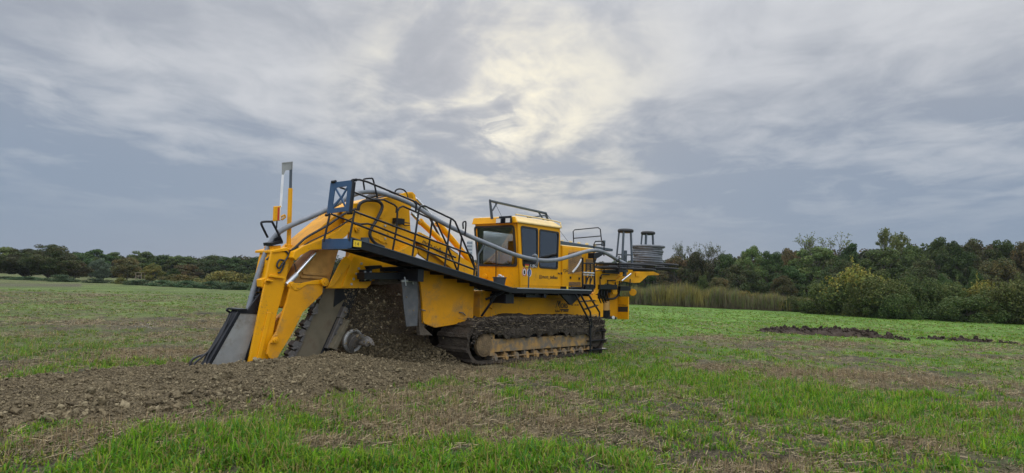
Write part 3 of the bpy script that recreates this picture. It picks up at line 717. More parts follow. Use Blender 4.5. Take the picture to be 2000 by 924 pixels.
    if real:
        # mud heaped on top, hanging over the side in a ragged fringe
        us = np.linspace(-0.18, 5.05, 180); q = np.linspace(0, 1, 16); P = []
        for a in us:
            env = np.clip(min((a + 0.4) / 1.4, (5.25 - a) / 0.8), 0, 1) ** 0.6
            fringe = 0.20 + 0.22 * fbm(a * 1.1, a * 0 + 5, 2, 31) + 0.16 * fbm(a * 7, a * 0 + 1, 2, 32)
            sag = 0.0 if a > 0.1 else -(0.1 - a) * 0.8
            for t in q:
                if t < 0.62:
                    vv = 0.5 + (1.41 - 0.5) * t / 0.62; w = 0.93 + env * (0.08 + 0.10 * (fbm(a * 2.0, vv * 2.0, 4, 41) - 0.3) * 2 - 0.10 * (t / 0.62) ** 4) + sag
                else:
                    k = (t - 0.62) / 0.38; vv = 1.41 + 0.03 * math.sin(k * 3.1) + 0.05 * (fbm(a * 6, k * 4, 3, 51) - 0.5); w = 0.93 + env * 0.02 - k * fringe * env * 1.05 + sag
                P.append((a, vv, w + 0.02 * (fbm(a * 14, vv * 14 + t * 5, 2, 61) - 0.5)))
        nq = len(q); F = [[i * nq + j, (i + 1) * nq + j, (i + 1) * nq + j + 1, i * nq + j + 1] for i in range(len(us) - 1) for j in range(nq - 1)]
        b = MB(); b.add(P, F); o = b.build('caked_mud', 'mud', root, smooth=False)
        sm = o.modifiers.new('thick', 'SOLIDIFY'); sm.thickness = 0.05
        # clods of mud between the posts of the frame
        Pm = []; 
        for k in range(170):
            uu = g.uniform(0.6, 4.6); ww = 0.90 - abs(g.normal(0, 0.13)); Pm.append((uu, 1.24 + g.uniform(0, 0.1), max(ww, 0.6)))
        Pm = np.array([loc(p) for p in Pm]); sz = g.uniform(0.03, 0.085, len(Pm))
        V, Fl, nv, cc = scatter_lumps(Pm, sz, np.tile([0.05, .04, .03], (len(Pm), 1)), g, LUMPS_S)
        o = np_mesh('packed_mud', V, Fl, nv, ['mud']); o.parent = root
        n_ = 5200; uu = g.uniform(-0.3, 5.05, n_); vv = g.uniform(0.45, 1.45, n_); side_ = g.random(n_) < .35; vv[side_] = 1.43
        ww = 0.965 + .05 * g.random(n_) + .05 * fbm(uu * 2, vv * 2, 3, 41); ww[side_] = .98 - np.abs(g.normal(0, .12, side_.sum())) * (0.6 + 1.2 * fbm(uu[side_] * 3, uu[side_] * 0, 2, 3))
        lo_ = uu < .25; ww[lo_] -= (.25 - uu[lo_]) ** 2 * 1.1 + .03; ww[uu > 4.7] -= .05
        V, Fl, nv, cc = scatter_lumps(np.stack([uu, -vv, ww], 1), 0.011 * (0.05 / .011) ** (g.random(n_) ** 1.8), np.tile([0.05, .04, .03], (n_, 1)), g, LUMPS_S)
        o = np_mesh('mud_clods', V, Fl, nv, ['mud']); o.parent = root; o['kind'] = 'stuff'
        # bits of straw stuck in the mud
        b = MB()
        for k in range(420):
            uu = g.uniform(-0.2, 4.9); t = g.random()
            base = np.array([uu, g.uniform(0.9, 1.40), 1.02 + 0.04 * g.random()]) if t < 0.55 else np.array([uu, 1.44, g.uniform(0.72, 1.0)])
            if uu < 0.5 and t < 0.55: base[2] -= 0.03
            d = g.normal(size=3); d[2] = abs(d[2]) * 0.3; d /= np.linalg.norm(d); b.tube([base, base + d * g.uniform(0.05, 0.16)], 0.004, 4)
        b.build('stuck_straw', 'straw_bit', root)['kind'] = 'stuff'
    else:
        one('caked_mud', 'mud', lambda b: b.box((0.0, -1.38, 0.93), (4.9, -0.45, 1.03)), 0.04, parent=root)
track(1, True); track(-1, False)

# --- walkway: level past the cab, then climbing along the digging boom
WZ = 1.735; V0, V1 = 0.66, 1.42
RU, RW = Lv(686, 484.5, V1)[0], Lv(686, 484.5, V1)[2]      # raised rear end of the ramp (underside of its lip)
def deck(b):
    for (ua, wa), (ub, wb), th in (((RU, RW + 0.17), (1.02, WZ), 0.14), ((1.02, WZ), (4.35, WZ - 0.015), 0.10)):
        for va, vb in ((V1 - 0.05, V1), (V0, V0 + 0.05)):
            b.prism([(ua, va, wa - th), (ub, va, wb - th * 0.7), (ub, va, wb + 0.03), (ua, va, wa + 0.03)], (0, vb - va, 0))
        b.prism([(ua, V0 + 0.05, wa - 0.05), (ub, V0 + 0.05, wb - 0.05), (ub, V0 + 0.05, wb - 0.01), (ua, V0 + 0.05, wa - 0.01)], (0, V1 - V0 - 0.1, 0))
        n = int((ub - ua) / 0.42)
        for k in range(n + 1):
            t = (k + 0.02) / (n + 0.1); uu = ua + (ub - ua) * t; ww = wa + (wb - wa) * t
            b.box((uu, V0 + 0.05, ww - 0.13), (uu + 0.05, V1 - 0.05, ww - 0.05))
    s = [(2.9, V1 - 0.04, WZ - 0.1), (3.85, V1 - 0.04, WZ - 0.1), (3.36, V1 - 0.04, WZ - 0.42)]
one('walkway', 'black', deck, 0.006)
one('ramp_edge', 'slate', lambda b: b.prism([(RU, V1 + .002, RW + .185), (1.02, V1 + .002, WZ + .018), (1.02, V1 + .002, WZ + .034), (RU, V1 + .002, RW + .203)], (0, .012, 0)))
one('walkway_edge', 'galv', lambda b: b.box((1.2, V1 + 0.002, WZ + 0.012), (4.35, V1 + 0.016, WZ + 0.036)))
one('walkway_end', 'blue', lambda b: (b.box((RU - 0.03, 0.50, RW), (RU - 0.002, V1 + 0.02, RW + 0.18)), b.box((RU - 0.03, 0.50, RW - 0.02), (RU + 0.25, V1 - 0.06, RW - 0.002))), 0.004)
pq = Lv(693, 485, V1 + 0.004)
one('warning_plate', 'flag_gold', lambda b: b.box((RU + 0.04, V1 + 0.001, RW + 0.03), (RU + 0.22, V1 + 0.008, RW + 0.15)))
text('lettering', '! 4', (RU + 0.07, V1 + 0.009, RW + 0.055), 0.09, ROOT, 'ink')
def brackets(b):
    for ua in (3.05, ):
        b.prism([(ua, 1.36, WZ - 0.11), (ua + 0.95, 1.36, WZ - 0.11), (ua + 0.5, 1.36, WZ - 0.38), (ua + 0.42, 1.36, WZ - 0.38)], (0, -0.06, 0))
    for pts in (((948, 585), (986, 570)), ((940, 618), (968, 578)), ((1100, 572), (1116, 586)), ((1134, 572), (1120, 586))):
        b.tube([Lv(*pts[0], 0.95), Lv(*pts[1], 1.25)], 0.03, 8)
    b.box((1.7, 0.8, WZ - 0.2), (2.5, 1.3, WZ - 0.11)); b.box((0.95, 0.76, WZ - 0.35), (1.25, 1.3, WZ - 0.13))
    b.box((2.3, 1.2, WZ - 0.2), (2.4, 1.39, WZ - 0.1))
one('walkway_bracket', 'black', brackets, 0.006)

# --- railing of the ramp
vo, vi = 1.40, 0.68
RAIL = [[(682, 470, vo), (692, 415, vo)], [(632, 473, vi), (644, 420, vi)],
        [(692, 413, vo), (760, 438, vo), (918.5, 496.6, vo), (923, 502, vo), (927, 523, vo), (924.5, 551, vo)],
        [(686, 434, vo), (925, 526, vo)],
        [(647, 418, vi), (688, 434, vi), (703, 438, vi), (718, 437, vi), (730, 440, vi), (770, 456, vi), (890, 503, vi)]]
POST = [[(766.6, 491, vi), (775, 444, vi), (776, 414, vi)], [(775, 415, vi), (780, 406, vi), (787, 403, vi), (845.5, 429, vi), (852, 433, vi), (870, 472, vi), (892, 525, vi), (890, 533, vi)],
        [(804.6, 507, vo), (818, 410, vo), (822, 402.5, vo), (829, 402, vo), (883.5, 428, vo), (889, 433, vo), (927, 523, vo)],
        [(880.5, 429, vo), (867, 531.6, vo)], [(844, 431, vi), (834, 512.6, vi)], [(902, 462, vi), (894, 531, vi)],
        [(690.6, 351, vo), (702, 351, vo), (717, 355, vo), (807.5, 392.5, vo), (813, 399, vo), (812, 415, vo)], [(683, 415, vo), (690.6, 350.5, vo)], [(686, 415, vo), (693, 356, vo)],
        [(664, 366, vi), (688, 374, vi), (717, 385.5, vi), (728.6, 390, vi), (749, 390, vi), (770, 400, vi), (775, 405, vi), (774, 416, vi)]]
for p in RAIL + POST:
    tubep('rail', 'black', [TP(p)], 0.021)
# blue crossed gate at the high end
def gate(b):
    o = [(645.5, 357), (688, 351.5), (681, 412), (638, 417.5)]
    t1 = [(656, 367), (678, 363.5), (666, 384)]; t2 = [(653.5, 369), (663.5, 386), (649, 402)]; t3 = [(678.5, 367), (675, 402), (667.5, 387)]; t4 = [(665, 389), (672.5, 404), (650, 407)]
    f = lambda L_: [Lu(x, y, RU + 0.02) for x, y in L_]
    b.prism(f(o), (0.02, 0, 0), [f(t) for t in (t1, t2, t3, t4)])
one('safety_gate', 'blue', gate)
for x, y in ((652, 355), (692, 352), (640, 420), (683, 416)):
    q = Lu(x, y, RU + 0.02); one('gate_hinge', 'black', lambda b: b.tube([q - [0, 0.06, 0], q + [0, 0.06, 0]], 0.03, 10), smooth=True)
# hoops that guide the drain pipe
for p in ([(712, 371, .55), (709.6, 353, .55), (713, 349.5, .55), (724, 348.5, .55), (729, 352, .55), (737, 386, .55)], [(771, 378, .45), (773, 372, .45), (780, 369, .45), (789, 371.5, .45), (794, 378, .45), (797, 391, .45)],
          [(905, 447, 1.2), (904, 436, 1.2), (907, 433, 1.2), (910, 435, 1.2), (908.5, 458, 1.2)]):
    tubep('pipe_hoop', 'black', [TP(p)], 0.018, sm=3)

# --- digging boom
BV = 0.46
def boom(b):
    out = [(668, 408), (690, 397), (705, 397), (745, 388), (796, 375), (806, 375), (812, 381), (811, 392), (800, 412), (802, 448), (817, 493), (806, 510), (800, 522), (745, 546), (726, 549), (724, 556), (716, 563), (638, 563.5), (668, 520), (684, 497), (690, 470), (676, 440)]
    b.pv(out, BV, BV - 0.05); b.pv([(x - 0, y) for x, y in out], -BV + 0.05, -BV)
    for a, c in (((690, 398), (800, 376)), ((668, 409), (690, 398)),):
        A, B_ = Lv(*a, BV - 0.05), Lv(*c, BV - 0.05); b.prism([A, B_, B_ - [0, 0, 0.05], A - [0, 0, 0.05]], (0, -2 * BV + 0.1, 0))
    b.pv([(700, 420), (790, 400), (795, 500), (720, 540), (690, 520)], BV - 0.30, -BV + 0.30)
one('boom', 'yellow', boom, 0.008)
for pl_, th_ in (([(722, 445), (757, 450), (757, 476), (742, 470), (724, 462)], .02), ([(774, 493), (805, 477), (816, 492), (806, 504), (800, 506)], .2), ([(668, 508), (676, 500), (688, 512), (650, 560), (640, 562)], .035), ([(736, 425), (752, 410), (757, 412), (746, 427)], .03), ([(690, 500), (696, 500), (676, 561), (668, 561)], .03)):
    one('boom_plate', 'yellow', lambda b: b.pv(pl_, BV + th_, BV), .006)
q = Lv(748, 461, BV); one('cover_rim', 'yellow', lambda b: b.torus((q[0], BV + 0.012, q[2]), 0.14, 0.012, 28, 6, 'v'))
for x, y in ((705, 515), (700, 524.5), (695.5, 535), (690, 545), (685.5, 555), (751, 441), (751, 466), (770, 437)):
    q = Lv(x, y, BV); one('bolt', 'galv', lambda b: b.cyl(q, q + [0, 0.03, 0], 0.024, 8), smooth=True)
one('boom_end', 'yellow', lambda b: b.cyl(Lv(802, 384, BV), Lv(802, 384, BV) - [0, 0.92, 0], 0.085, 20), 0.01, True)
one('valve_block', 'black', lambda b: (b.box(Lv(777, 432, BV + 0.06) - [0.1, 0.06, 0.06], Lv(777, 432, BV + 0.06) + [0.14, 0.06, 0.06]), b.tube(TP([(768, 432, .55), (800, 436, .55)]), 0.012, 6), b.tube(TP([(785, 437, .55), (792, 441, .55), (800, 440, .55)]), 0.012, 6)))
one('tank', 'slate', lambda b: b.cyl(Lv(713, 476, .6), Lv(713, 464, .6), 0.09, 16), smooth=True)
def stay(b):                           # long boom arm reaching to the chassis, with the firm's web address
    out = [(811, 470), (820, 453), (860, 474), (929, 520), (929, 548), (895, 534)]
    b.pv(out, 0.50, 0.42); b.pv(out, -0.42, -0.50)
    b.pv([(811, 472), (820, 455), (929, 522), (929, 527)], 0.42, -0.42)
    b.pv([(813, 480), (820, 498), (840, 512), (890, 533)], 0.40, 0.34)
one('boom_arm', 'yellow', stay, 0.008)
pa, pb = Lv(824, 475.5, 0.505), Lv(887, 510, 0.505)
an = math.atan2(pb[2] - pa[2], pb[0] - pa[0])
text('lettering', 'mors-tiefbau.de', (pa[0], 0.505, pa[2]), 0.18, ROOT, 'ink', ang=an, wid=np.linalg.norm(pb - pa) / 1.30)
def cyl2(name_r, pr0, pr1, pb0, pb1, v, r):
    o = MB(); a, c = Lv(*pb0, v), Lv(*pb1, v); o.cyl(a, c, r, 20); o.cyl(a, a + (c - a) * 0.05, r * 1.18, 20)
    ob = o.build('hydraulic_cylinder', 'yellow', ROOT, smooth=True)
    o = MB(); o.cyl(Lv(*pr0, v), Lv(*pr1, v), r * 0.5, 16); ob2 = o.build('piston_rod', 'chrome', ob, smooth=True)
cyl2('', (803, 416), (822, 436), (820, 432), (874, 482), 0.28, 0.066)
cyl2('', (812, 388), (858, 438), (854, 434), (925, 518), -0.25, 0.075)
one('boom_hose', 'black_rubber', lambda b: (b.tube(TP([(808, 392, .1), (830, 410, .1), (846, 438, .1), (857, 460, .1), (858, 466, .1)]), 0.028, 8, 4), b.tube(TP([(870, 480, .1), (885, 492, .1), (893, 497, .1)]), 0.03, 8, 3)), smooth=True)
# hydraulic hoses on the cheek and along the upper arm
for p, r in (([(699, 411, .52), (703, 398, .54), (717, 391.5, .55), (738, 393, .55), (746.5, 404, .55), (737, 427, .55), (725, 447, .55), (723, 461, .55), (733, 475, .55), (750, 483, .56)], 0.035),
             ([(578, 482, .40), (600, 463, .42), (640, 440, .44), (672, 418, .46), (695, 408, .5)], 0.024), ([(580, 492, .42), (602, 474, .44), (645, 453, .46), (690, 425, .5)], 0.015),
             ([(566, 494, .3), (572, 488, .36), (582, 480, .42)], 0.03), ([(520, 508, .2), (534, 496, .25), (552, 490, .3), (560, 492, .32), (563, 500, .33), (552, 515, .35), (545, 524, .34), (541, 518, .34), (546, 508, .34), (556, 512, .34), (549, 530, .34), (543, 533, .33)], 0.018),
             ([(574, 556, .34), (590, 553, .35), (613, 551, .36), (628, 545, .4)], 0.016), ([(690, 402, .3), (715, 393, .3), (745, 386, .3), (764, 379, .3), (790, 380, .2)], 0.035), ([(575, 515, .3), (578, 530, .3), (571, 545, .3)], 0.012)):
    tubep('hydraulic_hose', 'black_rubber', [TP(p)], r, sm=5)
one('hose_bundle', 'black_rubber', lambda b: [b.tube(TP([(716, 388 - k, .2 - .1 * k), (735, 382 - 2 * k, .2 - .1 * k), (760, 378 + k, .15 - .1 * k), (782, 380 + k, .1 - .1 * k)]), 0.03, 8, 4) for k in range(4)], smooth=True)

# --- upper arms, lower legs
def arm(v0, v1):
    b = MB(); b.pv([(572, 503), (576, 491), (592, 481), (626, 468), (660, 450), (676, 436), (688, 440), (678, 460), (655, 478), (628, 487), (606, 489), (588, 499), (578, 509)], v0, v1)
    b.build('boom_link', 'yellow', ROOT, 0.01)
arm(0.50, 0.34); arm(-0.34, -0.5)
one('arm_cover', 'yellow_dusty', lambda b: (b.pv([(574, 488), (640, 432), (668, 410), (690, 399), (690, 430), (660, 448), (600, 478)], 0.30, -0.30), ), 0.01)
def chaincover(b):
    b.pv([(622, 488), (662, 486), (640, 560), (566, 553), (590, 520)], 0.20, -0.20)
    for A, B_ in (((592, 531), (640, 535)), ((588, 538), (636, 541))): b.pv([A, B_, (B_[0], B_[1] + 5), (A[0], A[1] + 5)], 0.24, 0.20)
one('chain_cover', 'tan_steel', chaincover, 0.006)
for v in (0.34, -0.3):
    o = one('hydraulic_cylinder', 'chrome', lambda b: b.cyl(Lv(616, 494, v), Lv(566, 550, v), 0.036, 14), smooth=True)
    one('piston_rod', 'galv', lambda b: b.cyl(Lv(580, 536, v), Lv(560, 556, v), 0.05, 14), smooth=True, parent=o)
def leg1(b):
    out = [(531, 489), (561, 483), (567, 500), (560, 540), (556, 560), (548, 590), (541, 612), (523, 709), (486, 709)]
    b.pv(out, 0.30, 0.24); b.pv(out, -0.24, -0.30)
    b.pv([(533, 492), (545, 490), (500, 709), (488, 709)], 0.24, -0.24)
    b.pv([(528, 536), (556, 541), (556, 545), (527, 541)], 0.36, 0.30); b.pv([(524, 545), (535, 548), (534, 551), (523, 549)], 0.36, 0.30)
    b.pv([(523, 610), (531, 611), (508, 709), (500, 709)], 0.325, 0.30)
one('rear_leg', 'yellow', leg1, 0.008)
def legweb(b):
    b.pv([(556, 541), (572, 557), (566, 588), (556, 597), (549, 600), (541, 596), (548, 560)], 0.20, 0.16)
    b.pv([(545, 620), (551, 622), (541, 650), (534, 646)], 0.12, 0.08)
one('leg_web', 'yellow_dusty', legweb, 0.006)
def leg2(b):
    out = [(568, 558), (590, 553), (612, 548), (626, 546), (631, 560), (630, 574), (592, 610), (572, 650), (539, 704), (527, 700), (522, 692), (526, 672), (541, 648), (553, 610), (560, 590)]
    b.pv(out, 0.42, 0.36); b.pv(out, -0.36, -0.42)
    b.pv([(568, 604), (630, 574), (631, 566), (628, 560), (566, 590)], 0.36, -0.36)
    b.pv([(590, 610), (540, 702), (535, 700), (575, 625)], 0.36, -0.36)
    b.pv([(535, 655), (543, 652), (545, 664), (538, 672), (529, 670)], 0.46, 0.42)
one('lower_leg', 'yellow_dusty', leg2, 0.01)
for x, y, r, v in ((567, 557, .07, .40), (577, 561, .05, .40), (632, 551, .08, .5), (536, 664, .055, .46), (696, 447, .07, .48)):
    q = Lv(x, y, v - .04)
    lug = one('pivot_lug', 'yellow', lambda b: b.cyl(q, q + [0, 0.065, 0], r, 18), .006, True)
    one('pivot_pin', 'yellow_dusty', lambda b: b.cyl(q + [0, .05, 0], q + [0, 0.085, 0], r * .5, 14), .004, True, parent=lug)
one('lug_strap', 'yellow', lambda b: b.pv([(565, 553), (590, 553), (632, 545), (632, 555), (600, 556), (580, 568), (574, 566)], .435, .40), .006)
one('shaft_pin', 'yellow_dusty', lambda b: b.cyl(Lv(519, 552, .24), Lv(519, 552, .24) + [0, .06, 0], .055, 14), .006, True)
one('shaft_cylinder', 'chrome', lambda b: b.cyl(Lv(527, 527, .1), Lv(518, 552, .1), 0.05, 14), smooth=True)
one('cylinder_mount', 'yellow', lambda b: (b.pv([(509, 546), (528, 540), (530, 556), (522, 566), (510, 560)], .26, .1), b.pv([(526, 503), (540, 500), (536, 526), (524, 528)], .2, .0)), 0.01)

# --- laying shaft that lowers the pipe into the trench
def shaft(b):
    b.pv([(466, 606), (484, 605), (506, 575), (524, 563), (529, 560), (512, 611), (479, 714), (474, 714), (508, 614), (470, 612), (406, 722), (400, 722)], 0.16, 0.12)
    b.pv([(467, 607), (508, 612), (478, 714), (402, 722)], 0.135, -0.15)
    b.pv([(500, 580), (524, 563), (512, 611), (505, 611)], 0.15, -0.15)
    b.pv([(465, 603), (482, 603), (484, 606), (465, 607)], 0.2, -0.2)
one('laying_shaft', 'black', shaft, 0.006)
one('shaft_panel', 'steel_plate', lambda b: b.pv([(470, 612), (508, 613), (475, 714), (408, 722)], 0.142, 0.13), 0.004)
one('shaft_shield', 'black', lambda b: (b.pv([(485, 606), (508, 578), (522, 560), (530, 562), (520, 606)], -0.15, -0.17), b.pv([(505, 570), (512, 552), (526, 556), (526, 572)], 0.15, -0.1)), 0.004)
for k, p in enumerate(([(445, 603, -.2), (443, 606, -.2), (449, 613, -.22), (440, 640, -.22), (410, 686, -.22), (385, 697, -.22), (374, 705, -.2), (371, 720, -.2)], [(449, 612, -.1), (440, 632, -.12), (415, 677, -.14), (395, 697, -.14), (381, 709, -.14), (378, 718, -.14)], [(452, 612, 0), (432, 655, 0), (408, 692, -.02), (400, 712, 0)])):
    tubep('shaft_hose', 'black_rubber', [TP(p)], 0.022 - .003 * k, sm=5)
# --- survey mast
mast = one('mast', 'yellow', lambda b: (b.cyl(Lv(563.5, 484, 0), Lv(567.3, 368, 0), 0.043, 16), b.cyl(Lv(563, 486, 0), Lv(563.5, 478, 0), 0.07, 16)), 0.005, True)
one('mast_tube', 'slate', lambda b: b.cyl(Lv(567.3, 369, 0), Lv(568.3, 330, 0), 0.028, 12), smooth=True, parent=mast)
one('mast_head', 'steel_plate', lambda b: (b.pv([(551.5, 317.5), (571.5, 315.5), (571, 331.5), (558, 333), (554.5, 341), (551.5, 341)], 0.02, 0.0), b.pv([(570, 315.6), (572, 315.4), (571.6, 331.5), (569.6, 331.7)], 0.03, 0.02), b.pv([(551.5, 317.5), (571.5, 315.5), (571.5, 317.5), (551.5, 319.5)], 0.03, 0.02)), parent=mast)
one('sensor_strip', 'pale_metal', lambda b: b.pv([(551.5, 338), (555.2, 338), (550.6, 404), (546.9, 404)], 0.015, -0.005), parent=mast)
rc = one('laser_receiver', 'yellow', lambda b: b.pv([(536, 403), (549.5, 402), (548.5, 431), (534.5, 432.5)], 0.05, 0.0), 0.012)
one('receiver_window', 'red', lambda b: b.pv([(543, 405), (546, 405), (545, 430), (542, 430.5)], 0.056, 0.0495), parent=rc)
one('receiver_stripe', 'white', lambda b: b.pv([(547.4, 405), (548.6, 405), (547.6, 430), (546.4, 430)], 0.0555, 0.0495), parent=rc)
one('receiver_clamp', 'yellow', lambda b: b.tube(TP([(549, 424, .02), (555, 420, .02), (557, 424, .02), (550, 429, .02)]), 0.02, 6, 2), parent=rc)
one('receiver_rod', 'black', lambda b: b.cyl(Lv(541, 432, .02), Lv(540, 446, .02), 0.014, 8), parent=rc)
one('pipe_inlet', 'black', lambda b: (b.tube(TP([(523, 464, .16), (517, 452, .16), (510.6, 438, .16), (513, 433.5, .16), (529, 433, .16), (533, 436, .16), (550, 470, .16), (549, 475, .16)]), 0.022, 8, 4), b.pv([(530, 474), (548, 470), (550, 476), (531, 480)], 0.2, -0.1), b.pv([(537, 466), (546, 462), (549, 471), (537, 473)], 0.1, -0.1)), smooth=True)
one('mast_base', 'yellow', lambda b: (b.pv([(531, 481), (549, 479), (548, 500), (535, 500)], .15, -.15), b.pv([(533, 489), (561, 483), (562, 490), (533, 494)], .33, -.33), b.pv([(557, 486), (570, 484), (574, 512), (560, 540), (553, 535)], .1, -.2)), 0.01)

# --- digging chain
bar = one('chain_bar', 'bar_dirt', lambda b: b.pv([(635, 560), (690, 560), (688, 572), (622, 700), (562, 704), (578, 672), (600, 640), (618, 605)], 0.14, 0.0), 0.008)
one('chain_guard', 'black', lambda b: (b.pv([(686, 560), (704, 560), (646, 702), (622, 702)], 0.17, 0.1), b.pv([(655, 560), (695, 560), (690, 572), (652, 600)], 0.16, 0.142)), 0.006)
for x, y, s in [(q[0] + 5, q[1], q[2] * .8) for q in ((618, 577, 9), (605, 592, 9), (596, 631, 10), (587, 648, 10), (575, 672, 11), (566, 690, 10), (612, 606, 9), (625, 566, 8))]:
    one('cutting_tooth', 'worn_steel', lambda b: (b.pv([(x - s * 1.1, y + s * .2), (x - s * .2, y - s * .8), (x + s * .8, y - s * .3), (x + s * .5, y + s * .7), (x - s * .6, y + s * 1.0)], 0.21, 0.04), b.pv([(x - s * 1.3, y + s * .9), (x + s * .4, y + s * .5), (x + s * .6, y + s * .9), (x - s * .8, y + s * 1.3)], 0.24, 0.06)), 0.008)
for x, y in ((607, 619), (590, 660), (600, 636), (584, 676), (577, 688), (616, 600)):
    one('chain_link', 'worn_steel', lambda b: b.pv([(x - 4, y + 7), (x + 3, y - 8), (x + 8, y - 6), (x + 1, y + 9)], 0.18, 0.02), 0.01)
for x, y in ((672, 612), (663, 634), (654, 655), (646, 672)):
    one('chain_link', 'worn_steel', lambda b: (b.pv([(x - 8, y + 8), (x + 1, y - 13), (x + 8, y - 10), (x + 5, y + 3), (x - 3, y + 11)], 0.26, 0.05), b.cyl(Lv(x - 1, y - 3, .2), Lv(x - 1, y - 3, .2) + [0, .1, 0], 0.035, 10)), 0.008)
one('chain_flight', 'bar_dirt', lambda b: b.pv([(680, 624), (685, 626), (657, 684), (648, 680)], 0.40, -0.1), 0.006)
# --- spreading auger
cA = Lv(690, 666, 0.45); ax = np.array([0.10, 0.98, -0.06]); ax /= np.linalg.norm(ax)
aug = one('auger', 'worn_steel', lambda b: (b.cyl(cA - ax * 0.1, cA - ax * 0.02, 0.215, 32), b.cyl(cA - ax * .05, cA + ax * .42, 0.06, 16), b.cyl(cA + ax * .02, cA + ax * .05, 0.09, 16)), 0.008, True)
def ring(b):
    e1 = np.cross(ax, [0, 0, 1.0]); e1 /= np.linalg.norm(e1); e2 = np.cross(ax, e1)
    b.tube([cA + 0.215 * (math.cos(t) * e1 + math.sin(t) * e2) for t in np.linspace(0, 2 * math.pi, 33)], 0.035, 8)
one('auger_rim', 'steel_plate', ring, smooth=True, parent=aug)
def flight(b):
    e1 = np.cross(ax, [0, 0, 1.0]); e1 /= np.linalg.norm(e1); e2 = np.cross(ax, e1); P = []
    N_ = 26
    for i in range(N_):
        t = 1.9 + 4.6 * i / (N_ - 1); d = ax * (0.10 + 0.36 * i / (N_ - 1)); rad = math.cos(t) * e1 + math.sin(t) * e2; R_ = 0.15 + 0.13 * math.sin(math.pi * min(1, (i + 4) / 20))
        for rr, o in ((0.055, 0), (R_, 0), (R_, 0.016), (0.055, 0.016)): P.append(cA + d + ax * o + rad * rr)
    b.add(P, [[i * 4 + q, (i + 1) * 4 + q, (i + 1) * 4 + (q + 1) % 4, i * 4 + (q + 1) % 4] for i in range(N_ - 1) for q in range(4)] + [[0, 1, 2, 3], [N_ * 4 - 1, N_ * 4 - 2, N_ * 4 - 3, N_ * 4 - 4]])
one('auger_flight', 'worn_steel', flight, parent=aug)
# --- dark housing behind the chain, flap, cross beam
one('chain_housing', 'housing', lambda b: (b.pv([(690, 556), (745, 540), (820, 540), (826, 585), (832, 640), (868, 760), (640, 760)], -0.42, -0.5), b.pv([(812, 540), (824, 545), (829, 640), (845, 655), (820, 655)], 0.80, 0.70), b.pv([(740, 546), (820, 536), (822, 552), (740, 556)], 0.6, -0.42)), 0.006)
one('rubber_flap', 'rubber_flap', lambda b: b.pv([(785, 549), (814, 548), (817, 590), (815, 636), (806, 637), (794, 638), (789, 600)], 0.98, 0.965))
one('flap_hanger', 'galv', lambda b: (b.tube(TP([(790, 541, .99), (792, 549, 1.0), (793, 558, 1.0)]), 0.014, 6), b.tube(TP([(806, 541, .99), (806, 549, 1.0), (807, 555, 1.0)]), 0.014, 6), b.pv([(785, 547), (814, 546), (814, 550), (785, 551)], 1.0, .965)))
one('cross_beam', 'black', lambda b: (b.pv([(708, 527), (727, 526), (727, 549), (708, 550.5)], .60, .48), b.pv([(712, 533), (800, 532), (815, 535), (815, 546), (712, 546)], .85, .60), b.pv([(718, 520), (745, 518), (748, 524), (722, 527)], .62, .5), b.box(Lv(800, 545, .85) - [0, 0.2, 0.05], Lv(800, 525, 1.2) + [0.15, 0.1, 0]), b.pv([(750, 522), (800, 520), (800, 530), (750, 531)], .6, .3)), 0.006)
for x, y in ((712, 531), (712, 546), (723, 531), (723, 546)): one('beam_bolt', 'galv', lambda b: b.cyl(Lv(x, y, .6), Lv(x, y, .6) + [0, .03, 0], .02, 8), smooth=True)
# ------------------------------------------------------------------ cab
CB = empty('cab'); CB.parent = ROOT
CV = 1.0; CW0, CW1 = 1.742, 3.40
def ur(w): return 1.86 - 0.20 * (w - 1.735) / 1.715
def uf(w): return 3.50 - 0.13 * (w - 1.735) / 1.715
def Lr(x, y):
    w = 2.6
    for _ in range(4): q = Lu(x, y, ur(w)); w = q[2]
    return q
def rpx(x0, y0, x1, y1, r, f):
    """rounded rectangle through four picture corners"""
    c = f
    return c
def quad_round(c, r=0.07, k=4):
    """round the corners of a 3D quad given in order"""
    out = []; n = len(c)
    for i in range(n):
        p = c[i]; a = c[i - 1] - p; b = c[(i + 1) % n] - p; a = a / np.linalg.norm(a); b = b / np.linalg.norm(b)
        for j in range(k + 1):
            t = j / k; p0 = p + a * r; p2 = p + b * r
            out.append((1 - t) ** 2 * p0 + 2 * t * (1 - t) * p + t * t * p2)
    return out
def shrink(c, d):
    m_ = sum(c) / len(c); return [p + (m_ - p) / np.linalg.norm(m_ - p) * d * 1.35 for p in c]
FARV = -0.50
Wside = [[Lv(1017, 441.5, CV), Lv(1050, 447, CV), Lv(1050, 522, CV), Lv(1021, 520, CV)], [Lv(1053.5, 448, CV), Lv(1091, 454, CV), Lv(1088.5, 525.5, CV), Lv(1053, 522.5, CV)]]
Wrear = [Lr(927, 443), Lr(1004, 440.5), Lr(1010, 520), Lr(934, 519)]
side = [np.array((ur(CW0), CV, CW0)), np.array((uf(CW0), CV, CW0)), np.array((uf(CW1), CV, CW1)), np.array((ur(CW1), CV, CW1))]
rear = [np.array((ur(CW0), FARV, CW0)), np.array((ur(CW0), CV, CW0)), np.array((ur(CW1), CV, CW1)), np.array((ur(CW1), FARV, CW1))]
one('cab_shell', 'yellow', lambda b: b.prism(side, (0, -0.06, 0), [quad_round(w) for w in Wside]), 0.0, parent=CB)
one('cab_shell', 'yellow', lambda b: b.prism([p - [0, .003, 0] if p[1] > 0 else p for p in rear], (0.05, 0, 0), [quad_round(Wrear, 0.09)]), parent=CB)
